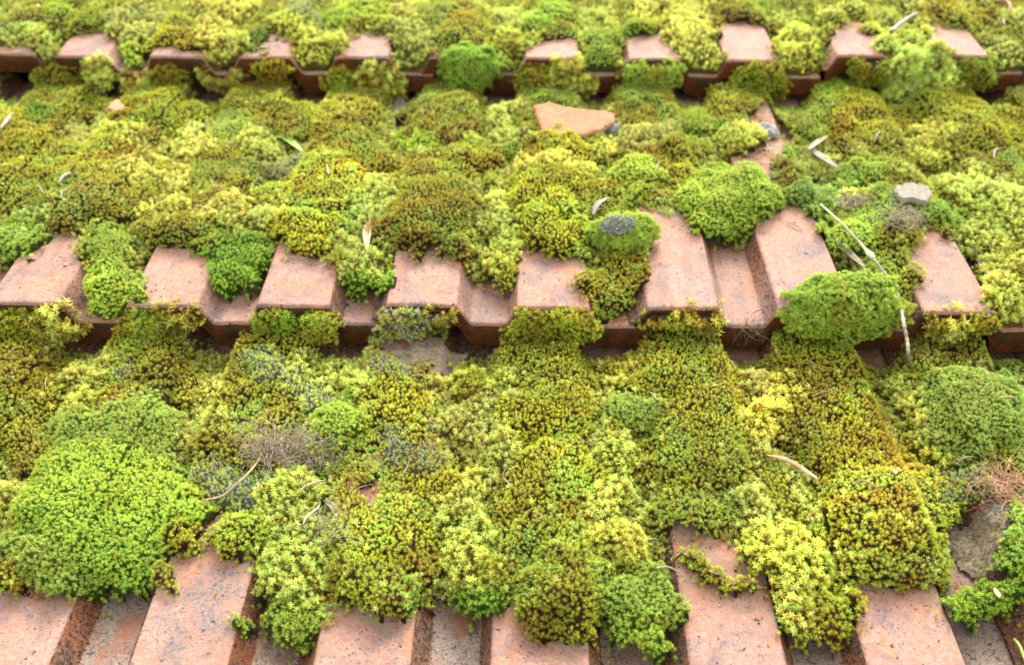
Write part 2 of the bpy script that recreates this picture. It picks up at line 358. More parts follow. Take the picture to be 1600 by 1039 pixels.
BND = {
0: [(-400,890),(0,895),(130,880),(200,850),(240,800),(300,800),(330,790),(385,850),(395,950),(490,960),(520,900),(650,890),(680,920),(780,930),(800,940),(950,940),(962,920),(1045,880),(1055,825),(1190,830),(1205,950),(1325,930),(1345,895),(1475,880),(1490,760),(1540,750),(1575,800),(1600,860),(1700,900),(2100,880)],
1: [(-400,420),(0,400),(45,372),(130,372),(140,452),(215,440),(232,385),(330,388),(345,425),(400,420),(420,382),(518,386),(528,435),(590,438),(615,388),(720,394),(740,414),(798,396),(822,370),(910,394),(925,460),(1000,440),(1015,332),(1108,328),(1122,365),(1178,365),(1196,295),(1285,335),(1305,395),(1330,450),(1420,450),(1424,372),(1500,362),(1532,400),(1560,465),(1700,480),(2100,400)],
2: [(-300,80),(0,68),(38,60),(46,92),(84,90),(98,56),(190,48),(202,78),(226,63),(302,63),(316,112),(368,110),(385,60),(445,54),(458,92),(500,92),(520,62),(602,54),(618,112),(680,108),(694,80),(760,84),(800,78),(826,50),(908,50),(915,100),(968,96),(985,58),(1018,44),(1055,44),(1068,98),(1118,92),(1125,30),(1222,32),(1235,92),(1290,90),(1300,44),(1370,52),(1390,90),(1455,90),(1468,44),(1550,44),(1556,90),(1700,90),(2000,60)],
}
HOLES = {
0: [(660,545,62,34),(250,622,30,12),(388,662,34,9),(586,762,26,12),(906,705,7,34),(1548,602,32,30),(1530,850,55,62),(750,548,28,14),(1165,545,26,16),(1388,540,30,26),(320,815,14,36),(1090,850,30,14),(955,545,20,14)],
1: [(1195,200,34,52),(1178,262,28,22),(628,182,18,20),(1575,285,12,24)],
2: [],
}
PATCHES = {0: P0, 1: P1, 2: P2}
RAD = .5
# ---- evaluate the moss as one relief per course
GX = np.arange(-.80, .8001, .0025)
relief = {}
prow = {}
for k in (-1, 0, 1, 2, 3):
    GY = np.arange((k-1)*E+.001, k*E+.03, .0025)
    if k == 3: GY = GY[:60]
    if k == -1: GY = GY[90:]
    XX, YY = np.meshgrid(GX, GY)
    wx = (fbm(XX, YY, 26, 3, k+5)-.5); wy = (fbm(XX, YY, 26, 3, k+15)-.5)
    wx2 = (fbm(XX, YY, 110, 2, k+25)-.5); wy2 = (fbm(XX, YY, 110, 2, k+35)-.5)
    rp = ribplane(XX, YY, k); sf = surf(XX, YY, k)
    P = np.stack([XX, YY, rp+.006], -1)
    qx, qy = project(P)
    sc_ = s_of(qy)/2090.
    qx = qx+(wx*78+wx2*30)*sc_; qy = qy+(wy*58+wy2*24)*sc_
    best = np.full(XX.shape, -1.); acc = np.zeros(XX.shape); own = np.full(XX.shape, -2, int); dome = np.zeros(XX.shape); H = np.zeros(XX.shape)
    plist = list(PATCHES.get(k, []))
    r_ = np.random.default_rng(k+99)
    # more clumps of the same make beyond the edges of the view
    for _ in range(150 if k in (0, 1, 2) else 260):
        x, y = r_.uniform(GX[0], GX[-1]), r_.uniform(GY[0], GY[-1])
        a, b = project(np.array([x, y, 0.]))
        if k in (0, 1, 2) and -60 < a < 1660 and -60 < b < 1140: continue
        s = s_of(b)/2090; kind = 'BABCBADBCE'[int(r_.integers(10))]
        rr = r_.uniform(35, 80)*s
        plist.append((a, b, rr, rr*.75, kind, r_.uniform(9, 17), 0))
    prow[k] = plist
    for i, (cx, cy, rx, ry, kd, hh, lb) in enumerate(plist):
        r2 = ((qx-cx)/rx)**2+((qy-cy)/ry)**2
        d = np.clip(1-r2**1.15, 0, 1)
        hv = (d**.50)*hh*1.08
        m = hv > best
        m &= d > 0
        acc += hv**3.2
        best[m] = hv[m]; own[m] = i; dome[m] = d[m]
    # thin carpet between the clumps
    holem = np.zeros(XX.shape)
    if k in BND:
        bx, by = zip(*BND[k])
        lim = np.interp(qx, bx, by)
        dist = (lim-qy)/sc_
        fill = np.clip(dist/14., 0, 1)
        for (cx, cy, rx, ry) in HOLES[k]:
            r2 = ((qx-cx)/rx)**2+((qy-cy)/ry)**2
            inside = r2 < 1
            holem = np.maximum(holem, np.clip(1.6-r2, 0, 1))
            fill[inside] = 0
            # a clump may still stand in a hole only if it is tall
            own[inside & (best < 9)] = -2; best[inside & (best < 9)] = 0; dome[own == -2] = 0
    else:
        fill = np.clip((fbm(XX, YY, 9, 3, 50)-.42)*12, 0, 1)
    fh = fill*5.8
    m = (fh > best) & (fill > 0)
    own[m] = -1; best[m] = fh[m]; dome[m] = fill[m]
    best = np.where((best > 0) & (own >= 0), np.maximum(best, np.minimum(acc**(1/3.2), best*1.12)), best)
    gapz = (YY > k*E-.007+.012*(fbm(XX, YY, 30, 2, 65)-.5)) & (sf < rp-.004)
    best = np.where(gapz, 0, best)
    has = best > 0
    under = np.clip((k*E-YY-.004+.02*(fbm(XX, YY, 25, 2, 64)-.5))/.045, 0, 1)
    ribm = np.clip((sf-rp+.018)/.018, 0, 1)
    best = np.where(has, np.maximum(best*(under+(1-under)*(.25+.35*ribm)), .6), best)
    edge = np.clip(best/5., 0, 1)
    lum = (fbm(XX, YY, 60, 2, 71)-.5)*6+(fbm(XX, YY, 150, 2, 72)-.5)*3.2
    front = np.sqrt(np.clip((YY-(k-1)*E+.001)/.024, 0, 1)); best = np.where(has, np.maximum(best*(.25+.75*front), .5), best)
    smooth = rp-.006
    wgt = np.clip(edge*.85, 0, 1)*(under*.95+.05)*front
    Z = sf+np.maximum(smooth-sf, 0)*wgt*np.clip(best/9., .3, 1)+(best+lum*edge)*.001
    Z = np.where(has, np.maximum(Z, sf+.0012), sf)
    # species
    kinds = np.array([p[4] for p in plist]+['B', 'B'])
    chan = (sf < rp-.009)
    n1 = fbm(XX, YY, 30, 2, 88)
    sp = kinds[np.where(own >= 0, own, len(plist))]
    sp = np.where((own == -1) & (chan | (n1 > .70)), 'A', sp); sp = np.where((own == -1) & (n1 < .33), 'C', sp)
    gy, gx = np.gradient(Z, .0025)
    relief[k] = dict(GX=GX, GY=GY, Z=Z, own=own, has=has, sp=sp, gx=gx, gy=gy, dome=dome, sf=sf, H=best, hole=holem)

def blur(a, n):
    k = np.ones(2*n+1)/(2*n+1)
    a = np.apply_along_axis(lambda r: np.convolve(np.pad(r, n, 'edge'), k, 'valid'), 0, a)
    return np.apply_along_axis(lambda r: np.convolve(np.pad(r, n, 'edge'), k, 'valid'), 1, a)
for k in relief: relief[k]['near'] = np.maximum(blur(blur(relief[k]['has'].astype(float), 3), 4), relief[k]['hole'])

def gidx(k, X, Y):
    r = relief[k]
    i = np.clip(np.rint((Y-r['GY'][0])/.0025).astype(int), 0, len(r['GY'])-1)
    j = np.clip(np.rint((X-r['GX'][0])/.0025).astype(int), 0, len(r['GX'])-1)
    return i, j

def top_z(X, Y):
    k = int(math.floor(Y/E))+1; k = min(max(k, -1), 3)
    i, j = gidx(k, np.array([X]), np.array([Y]))
    return float(relief[k]['Z'][i[0], j[0]])

def hit(px, py, lift=.0):
    d = ray(px, py); d = d/np.linalg.norm(d); t = .25
    while t < 2.5:
        p = CAM+d*t
        if p[2] < .06 and p[2] <= top_z(p[0], p[1])+lift: break
        t += .0007
    return p

# ------------------------------------------------------------------ build tiles
def profile(n_rib=22, n_ch=12):
    xs = [PX[0]]
    for a, b in zip(PX[:-1], PX[1:]):
        L = b-a
        n = max(1, int(round(L/.0028)))
        xs += list(a+L*(np.arange(n)+1)/n)
    return np.array(xs)

LX = profile()
def build_tile(k, j, label, group):
    o = rows[k][j]; r = np.random.default_rng(1000*(k+3)+j)
    ys = np.concatenate([[0, .0006, .0016, .003], np.arange(.0065, TLEN, .0042), [TLEN]])
    zf = np.zeros(len(ys)); zf[:4] = [-.0026, -.0010, -.0002, 0]
    nx, ny = len(LX), len(ys)
    X = np.repeat(LX[None], ny, 0); Y = np.repeat(ys[:, None], nx, 1)
    Zp = np.interp(LX, PX, PZ)[None]-Y*STEP/E+zf[:, None]+dzs[k][j]
    wob = (fbm(X+o, Y+k, 14, 2, 5)-.5)*.0016+(fbm(X+o, Y+k, 90, 2, 6)-.5)*.0006
    ed = (fbm(X+o+3, Y*0+k, 70, 3, 8)-.5)*.0022+(fbm(X+o, Y*0+k, 12, 1, 9)-.5)*.003
    Yt = Y+ed*np.clip(1-Y/.02, 0, 1)
    top = np.stack([X+o, Yt+(k-1)*E, Zp+wob], -1).reshape(-1, 3)
    th = .0245+(np.interp(LX, PX, PZ) > -.008)*(-.003)
    lipt = np.where(LX < -.0085, .0028, th)
    lipt = np.where(LX > .17, .022, lipt)
    bot = np.stack([X+o, Yt+(k-1)*E+.0005, np.interp(LX, PX, PZ)[None]-Y*STEP/E+dzs[k][j]-lipt[None]+wob*.4], -1).reshape(-1, 3)
    V = np.concatenate([top, bot]); N = nx*ny
    idx = np.arange(N).reshape(ny, nx)
    def quads(a): return np.stack([a[:-1, :-1], a[:-1, 1:], a[1:, 1:], a[1:, :-1]], -1).reshape(-1, 4)
    Ft = quads(idx); Fb = quads(idx)[:, ::-1]+N
    fr = np.stack([idx[0, :-1], idx[0, :-1]+N, idx[0, 1:]+N, idx[0, 1:]], -1)
    bk = np.stack([idx[-1, 1:], idx[-1, 1:]+N, idx[-1, :-1]+N, idx[-1, :-1]], -1)
    lf = np.stack([idx[1:, 0], idx[1:, 0]+N, idx[:-1, 0]+N, idx[:-1, 0]], -1)
    rt = np.stack([idx[:-1, -1], idx[:-1, -1]+N, idx[1:, -1]+N, idx[1:, -1]], -1)
    # the front cap gets its own vertices so the arris stays crisp
    nf = len(V); capt = top[:nx].copy(); capb = bot[:nx].copy(); capm = (capt+capb)/2; capm[:, 1] += (fbm(capm[:, 0], capm[:, 2], 130, 2, 4)-.5)*.002
    V = np.concatenate([V, capt, capm, capb])
    c0 = nf+np.arange(nx-1)
    cap = np.concatenate([np.stack([c0, c0+nx, c0+1+nx, c0+1], -1), np.stack([c0+nx, c0+2*nx, c0+1+2*nx, c0+1+nx], -1)])
    F = np.concatenate([Ft, Fb, bk, lf, rt, cap])
    pz = np.interp(LX, PX, PZ)
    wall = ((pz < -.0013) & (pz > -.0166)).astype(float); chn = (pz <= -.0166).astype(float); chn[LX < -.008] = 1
    dirt_shade = (wall*.78+chn*.10)[None]+(fbm(X+o, Y+k, 11, 2, 12)-.5)*.75
    if k == 1: dirt_shade = dirt_shade-.16
    if k == 2: dirt_shade = dirt_shade-.22
    dirt_shade = dirt_shade+np.clip((Y-.325)/.03, 0, 1)*.5*(pz < -.0013)[None]  # darkens walls and gutters below the next eave: shade painted into the colour
    dirt_shade = np.where((pz > -.0013)[None], 0, dirt_shade)
    st = np.zeros((ny, nx))
    if k in relief:
        i_, j_ = gidx(k, X+o, Y+(k-1)*E); st = relief[k]['near'][i_, j_]
        st = np.clip(st*1.7, 0, 1)*np.where(relief[k]['GY'][0] > 9, 0, 1)
    nv = len(V); D = np.zeros(nv); G = np.zeros(nv); S = np.zeros(nv); Fc = np.zeros(nv)
    D[:N] = dirt_shade.ravel(); S[:N] = st.ravel(); G[:N] = np.clip((chn*(.85 if k <= 0 else .25))[None]*np.clip((.30-Y)/.06, 0, 1)+(fbm(X+o, Y+k, 16, 2, 13)-.5)*.9*chn[None], 0, 1).ravel(); Fc[N:] = 1
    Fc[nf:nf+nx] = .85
    ob = place('clay_tile', V, F, origin=(o+.09, (k-1)*E, -.03), mats=[M_TILE], attrs={'dirt_shade': D, 'stain': S, 'face': Fc, 'grit': G})
    return tag(ob, label, 'roof tile', group, 'thing')

TL = {
(1, 0): 'pink clay roof tile at the left end of the middle course, its right rib bare',
(1, 1): 'two-ribbed clay roof tile right of the bright green gutter moss, middle course',
(1, 2): 'two-ribbed clay roof tile in the centre of the middle course with a bare sandy gutter',
(1, 3): 'clay roof tile with two long bare ribs either side of a tall green cushion',
(1, 4): 'clay roof tile with the spoon shaped dead leaf on its bare rib',
(0, 0): 'front clay roof tile mostly under the very large bright green cushion',
(0, 1): 'front clay roof tile at bottom centre between two star moss gutters',
(0, 2): 'front clay roof tile with the small moss tuft on its bare rib',
(2, 0): 'clay roof tile at the left end of the back course',
(2, 1): 'back course clay roof tile with orange tinted ribs above the small clay chip',
(2, 2): 'back course clay roof tile above the pale triangular leaf',
(2, 3): 'back course clay roof tile carrying the rounded dark green cushion',
(2, 4): 'back course clay roof tile right of the vivid green moss ball',
(2, 5): 'raised back course clay roof tile below the pale stick',
}
for k in rows:
    for j, x in enumerate(rows[k]):
        lab = None
        if k in rowtiles:
            q = int(np.argmin(abs(np.array(rowtiles[k])-x)))
            if abs(rowtiles[k][q]-x) < 1e-6: lab = TL[(k, q)]
        if lab: build_tile(k, j, lab, 'clay tiles of the mossy roof')
        else:
            if abs(x+.09) > .78: continue
            nm_ = {-1: 'lowest', 0: 'front', 1: 'middle', 2: 'back', 3: 'highest'}[k]
            if k in rowtiles:
                lo, hi = min(rowtiles[k]), max(rowtiles[k])
                n_ = int(round((lo-x)/.2)) if x < lo else int(round((x-hi)/.2))
                lab = '%s clay roof tile past the %s bare end of the %s course, mostly under moss' % (['first', 'first', 'second', 'third', 'fourth', 'fifth'][n_], 'left' if x < lo else 'right', nm_)
            else:
                q = [t for t in rows[k] if abs(t+.09) <= .78]; n_ = q.index(x)
                lab = '%s clay roof tile from the left in the %s course, beyond the bare ribs' % (['first', 'second', 'third', 'fourth', 'fifth', 'sixth', 'seventh', 'eighth', 'ninth'][n_], nm_)
            build_tile(k, j, lab, 'clay tiles of the mossy roof')

# felt under the tiles, lawn far below
def slab(name, x0, x1, y0, y1, z0, z1, mat):
    V = [(x, y, z) for z in (z0, z1) for y in (y0, y1) for x in (x0, x1)]
    F = [(0, 2, 3, 1), (4, 5, 7, 6), (0, 1, 5, 4), (2, 6, 7, 3), (0, 4, 6, 2), (1, 3, 7, 5)]
    return place(name, V, F, mats=[mat], smooth=False)
tag(slab('roof_deck', -1.0, 1.0, -.78, 1.14, -.085, -.066, M_DECK), kind='structure')
g = bpy.data.objects.new('ground', mesh_of('ground', [(-60, -60, 0), (60, -60, 0), (60, 60, 0), (-60, 60, 0)], [(0, 1, 2, 3)], mats=[M_GRASS])); COL.objects.link(g); tag(g, kind='structure')

# ------------------------------------------------------------------ moss shoots
def leafset(specs, rs):
    """specs: (height on stem, azimuth, elevation, length, width, droop, tipness0, tipness1, hair) -> verts, tris, params"""
    V = []; F = []; T = []; Hh = []
    for (a, az, el, L, wd, dr, t0, t1, hr) in specs:
        d = np.array([math.cos(az)*math.cos(el), math.sin(az)*math.cos(el), math.sin(el)])
        s = np.array([-math.sin(az), math.cos(az), 0.])
        u = np.cross(s, d); u = u if u[2] > 0 else -u
        b = np.array([0, 0, a])+d*.0001
        m = b+d*L*.34
        n = len(V)
        V += [b, m+s*wd/2+u*wd*.22, b+d*L-u*L*dr, m-s*wd/2+u*wd*.22]
        T += [t0, (t0+t1)/2, t1, (t0+t1)/2]; Hh += [0, 0, hr, 0]
        F += [(n, n+1, n+2), (n, n+2, n+3)]
    return np.array(V), np.array(F), np.array(T), np.array(Hh)

def template(sp, seed):
    r = np.random.default_rng(seed); S = []; ga = 2.39996; az = r.uniform(0, 6.3)
    mm = .001
    def whorl(n, a0, a1, e0, e1, l0, l1, wd, dr, t0, t1, hair=0):
        nonlocal az
        for i in range(n):
            f = (i+.5)/n; az += ga
            el = R(e0+(e1-e0)*f+r.normal(0, 7)); L = (l0+(l1-l0)*f)*mm*1.18*r.uniform(.85, 1.2)
            S.append(((a0+(a1-a0)*f)*mm, az+r.normal(0, .15), el, L, wd*1.0*mm*r.uniform(.8, 1.2), dr, t0+(t1-t0)*f*.6, t0+(t1-t0)*(.4+.6*f)+.0, hair))
    if sp == 'A':      # long leafy stem ending in an open star
        whorl(7, 0, 4.2, 30, 40, 3.0, 3.2, .85, .10, .0, .55)
        whorl(8, 4.2, 6.2, 8, 45, 3.3, 2.9, .80, .16, .55, 1.0)
        whorl(4, 6.2, 6.9, 50, 78, 2.4, 1.8, .6, .0, .9, 1.0)
    elif sp == 'B':
        whorl(4, .2, 1.8, 20, 35, 1.7, 1.8, .62, .05, .0, .35)
        whorl(8, 1.9, 3.2, 18, 60, 1.9, 1.8, .62, .03, .3, 1.0)
        whorl(2, 3.2, 3.5, 68, 80, 1.5, 1.3, .5, 0, .8, 1.0)
    elif sp == 'C':
        whorl(3, .2, 1.6, 15, 30, 1.5, 1.6, .6, .05, .1, .5)
        whorl(7, 1.7, 2.6, 10, 50, 1.95, 1.7, .6, .06, .5, 1.0)
        whorl(2, 2.6, 2.9, 60, 80, 1.1, 1.0, .45, 0, .9, 1.0)
    elif sp == 'D':
        whorl(4, .2, 1.7, 25, 40, 1.6, 1.7, .5, .02, .1, .5, .5)
        whorl(6, 1.8, 3.0, 35, 80, 1.9, 2.1, .42, 0, .4, 1.0, 1.)
    else:
        whorl(4, .2, 1.8, 15, 30, 1.9, 1.9, .7, .06, .1, .4)
        whorl(6, 1.9, 2.9, 18, 60, 2.0, 1.7, .7, .08, .4, 1.0)
    return leafset(S, r)

SP = 'ABCDE'
TEM = {s: [template(s, 10*i+3) for i in range(6)] for s in SP}
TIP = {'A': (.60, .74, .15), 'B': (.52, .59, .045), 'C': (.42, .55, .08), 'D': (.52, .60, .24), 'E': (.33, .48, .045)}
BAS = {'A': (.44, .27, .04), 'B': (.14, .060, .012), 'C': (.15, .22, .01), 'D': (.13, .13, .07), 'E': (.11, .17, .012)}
TIP = {a: np.array(b) for a, b in TIP.items()}; BAS = {a: np.array(b) for a, b in BAS.items()}
WUP = np.array([0, math.sin(ROOF), math.cos(ROOF)])

def shoots(pos, nrm, sp, scale, tint, rs, brown):
    """pos, nrm (n,3); returns V, F, C merged for all n shoots"""
    VV, FF, CC = [], [], []; off = 0
    n = len(pos)
    if n == 0: return np.zeros((0, 3)), np.zeros((0, 3), int), np.zeros((0, 3))
    which = rs.integers(0, 6, n)
    for s in SP:
        for q in range(6):
            m = np.where((sp == s) & (which == q))[0]
            if len(m) == 0: continue
            tv, tf, tt, th = TEM[s][q]
            N = nrm[m]; az = rs.uniform(0, 6.283, len(m))
            a = np.stack([np.cos(az), np.sin(az), np.zeros(len(m))], -1)
            a = a-N*(a*N).sum(-1, keepdims=True); a /= np.linalg.norm(a, axis=-1, keepdims=True)+1e-9
            b = np.cross(N, a)
            L = scale[m][:, None, None]
            v = tv[None]*L
            P = pos[m][:, None, :]+v[:, :, :1]*a[:, None]+v[:, :, 1:2]*b[:, None]+v[:, :, 2:3]*N[:, None]
            br = brown[m][:, None, None]
            tip = TIP[s][None, None]*(1-br*.75)+np.array([.36, .23, .025])[None, None]*br*.75
            bas = BAS[s][None, None]*(1-br*.6)+np.array([.15, .05, .02])[None, None]*br*.6
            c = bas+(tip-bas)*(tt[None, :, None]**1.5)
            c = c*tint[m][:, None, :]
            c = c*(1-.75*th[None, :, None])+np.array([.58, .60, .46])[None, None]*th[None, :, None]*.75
            VV.append(P.reshape(-1, 3)); CC.append(c.reshape(-1, 3))
            F = tf[None]+(np.arange(len(m))*len(tv))[:, None, None]+off
            FF.append(F.reshape(-1, 3)); off += len(m)*len(tv)
    return np.concatenate(VV), np.concatenate(FF), np.concatenate(CC)

COREC = {'A': (.09, .08, .015), 'B': (.036, .022, .010), 'C': (.045, .075, .010), 'D': (.09, .09, .05), 'E': (.04, .07, .01)}
KEEP = {'A': .52, 'B': .86, 'C': 1., 'D': .95, 'E': .8}
LEN = {'A': .0066, 'B': .0040, 'C': .0034, 'D': .0045, 'E': .0040}

def tints(x, y, n, rs, amt=.16):
    t = np.ones((n, 3))
    br = 1+rs.normal(0, amt*.7, n)+(fbm(x, y, 22, 2, 33)-.5)*.55
    t *= np.clip(br, .5, 1.5)[:, None]
    yw = rs.normal(0, .06, n)+(fbm(x, y, 12, 2, 44)-.5)*.28      # towards yellow or towards green
    t[:, 0] *= 1+yw; t[:, 2] *= 1-yw*.6
    return np.clip(t, .35, 1.6)

D0 = .00205
objs = {}
for k in (-1, 0, 1, 2, 3):
    r = relief[k]; rs = np.random.default_rng(k+500)
    xs = np.arange(GX[0]+.003, GX[-1]-.003, D0); ys = np.arange(r['GY'][0]+.001, r['GY'][-1]-.002, D0)
    X, Y = np.meshgrid(xs, ys); X = X.ravel(); Y = Y.ravel()
    i, j = gidx(k, X, Y)
    slope = np.sqrt(1+r['gx'][i, j]**2+r['gy'][i, j]**2)
    rep = np.floor(np.clip(slope, 1, 3)+rs.random(len(X))).astype(int)
    X = np.repeat(X, rep); Y = np.repeat(Y, rep)
    X = X+rs.uniform(-.5, .5, len(X))*D0*1.1; Y = Y+rs.uniform(-.5, .5, len(X))*D0*1.1
    i, j = gidx(k, X, Y)
    m = r['has'][i, j] | ((r['near'][i, j] > .12) & (rs.random(len(X)) < .14*r['near'][i, j]) & (fbm(X, Y, 80, 2, 92) > .52))
    X, Y, i, j = X[m], Y[m], i[m], j[m]
    z = r['Z'][i, j]+(X-r['GX'][j])*r['gx'][i, j]*.6+(Y-r['GY'][i])*r['gy'][i, j]*.6
    qx, qy = project(np.stack([X, Y, z], -1))
    seen = (qx > -70) & (qx < 1670) & (qy > -60) & (qy < 1110)
    i3, j3 = gidx(k, X+rs.normal(0, .0026, len(X)), Y+rs.normal(0, .0026, len(X)))
    sp = np.where(r['has'][i3, j3], r['sp'][i3, j3], r['sp'][i, j])
    u = rs.random(len(X)); n2 = fbm(X, Y, 45, 2, 91)
    sp = np.where((sp == 'B') & (u < .02), 'A', sp); sp = np.where((sp == 'B') & (rs.random(len(X)) < np.clip((n2-.52)*3, 0, .7)), 'C', sp); sp = np.where((sp == 'D') & (u < .45), np.where(u < .2, 'C', 'B'), sp); sp = np.where((sp == 'C') & (rs.random(len(X)) < .07), 'B', sp); sp = np.where((sp == 'A') & (u > .62), np.where(u > .85, 'B', 'C'), sp)
    sp = np.where((sp == 'A') & (n2 < .30), 'B', sp)
    keep = np.vectorize(KEEP.get)(sp).astype(float)
    far = k >= 2
    keep = keep*np.where(seen, 1., .16)*(.8 if k == 2 else 1.)
    m = rs.random(len(X)) < keep
    X, Y, z, i, j, sp, seen = X[m], Y[m], z[m], i[m], j[m], sp[m], seen[m]
    n = len(X)
    gx, gy = np.clip(r['gx'][i, j], -2.2, 2.2), np.clip(r['gy'][i, j], -2.2, 2.2)
    N = np.stack([-gx, -gy, np.ones(n)], -1); N /= np.linalg.norm(N, axis=1, keepdims=True)
    N = N*.75+WUP*.35+rs.normal(0, .20, (n, 3)); N /= np.linalg.norm(N, axis=1, keepdims=True)
    scl = rs.uniform(.62, 1.10, n)*np.where(seen, 1., 1.9)*np.vectorize({'A': .80, 'B': .95, 'C': .95, 'D': .95, 'E': .9}.get)(sp)
    ln = np.vectorize(LEN.get)(sp).astype(float)*scl
    thick = np.clip((z-r['sf'][i, j]), .0005, 1)
    sink = np.minimum(ln*.45, thick)
    pos = np.stack([X, Y, z], -1)-N*sink[:, None]
    ol = np.where(r['has'][i, j], r['own'][i, j], -1)
    tn = tints(X, Y, n, rs)
    pv = np.random.default_rng(k+77).uniform(.86, 1.16, (len(prow[k])+2, 3)); pv[:, 0] = pv[:, 1]*np.random.default_rng(k+78).uniform(.93, 1.04, len(pv))
    tn = tn*pv[ol]
    brown = np.clip(np.where(rs.random(n) < .05, .8, 0.)+(fbm(X, Y, 38, 3, 55)-.45)*3.2+rs.normal(0, .38, n), 0, 1)*np.vectorize({'A': .35, 'B': .8, 'C': .22, 'D': .3, 'E': .3}.get)(sp)
    # which object each shoot belongs to
    named = np.array([bool(p[6]) for p in prow[k]]+[False, False])
    key = np.where(named[ol], ol, -1)
    for kk in np.unique(key):
        m = key == kk
        if kk >= 0:
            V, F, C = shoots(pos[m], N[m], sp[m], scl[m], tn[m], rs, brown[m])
            objs[(k, int(kk))] = [V, F, C]
        else:
            for s, nm in (('A', 'A'), ('BD', 'B'), ('CE', 'C')):
                base = r['sp'][i, j]
                mm = m & np.isin(base, list(s))
                V, F, C = shoots(pos[mm], N[mm], sp[mm], scl[mm], tn[mm], rs, brown[mm])
                objs[(k, nm)] = [V, F, C]

# cores: the humus each clump stands on, a closed relief a few mm under the tips
CARPET = {'A': 'pale star moss growing in strips', 'B': 'low olive moss matted', 'C': 'fine green moss spread'}
WHERE = {-1: 'below the front course of tiles', 0: 'over the front course of tiles', 1: 'over the middle course of tiles', 2: 'over the back course of tiles', 3: 'above the back course of tiles'}
for (k, key), (V, F, C) in list(objs.items()):
    if len(V) == 0: continue
    r = relief[k]; own = r['own']
    named = np.array([bool(p[6]) for p in prow[k]]+[False, False])
    if isinstance(key, int): m = own == key
    else:
        m = r['has'] & ~named[own] & np.isin(r['sp'], list({'A': 'A', 'B': 'BD', 'C': 'CE'}[key]))
    m = m & r['has']
    ii, jj = np.where(m[:-1, :-1])
    ny, nx = m.shape
    base = ii*nx+jj
    Q = np.stack([base, base+1, base+nx+1, base+nx], -1)
    used, inv = np.unique(Q, return_inverse=True); Q = inv.reshape(Q.shape)
    yi, xi = used//nx, used % nx
    zc = np.maximum(r['Z'][yi, xi]-.0038-.0006*(fbm(xi*1., yi*1., .4, 1, 2)), r['sf'][yi, xi]-.0004)
    cv = np.stack([r['GX'][xi], r['GY'][yi], zc], -1)
    cc = np.array([COREC[q] for q in r['sp'][yi, xi]])
    tq = np.concatenate([Q[:, :3], Q[:, [0, 2, 3]]])
    nV = len(V)
    VV = np.concatenate([V, cv]); FF = np.concatenate([F, tq+nV]); CC = np.concatenate([C, cc])
    mi = np.concatenate([np.zeros(len(F), int), np.ones(len(tq), int)])
    if isinstance(key, int):
        o = place('moss_cushion', VV, FF, cols=CC, mats=[M_LEAF, M_CORE], mi=mi)
        tag(o, prow[k][key][6], 'moss cushion', 'moss cushions on the roof tiles')
    else:
        o = place('moss_carpet', VV, FF, cols=CC, mats=[M_LEAF, M_CORE], mi=mi)
        tag(o, CARPET[key]+' '+WHERE[k], 'moss', kind='stuff')

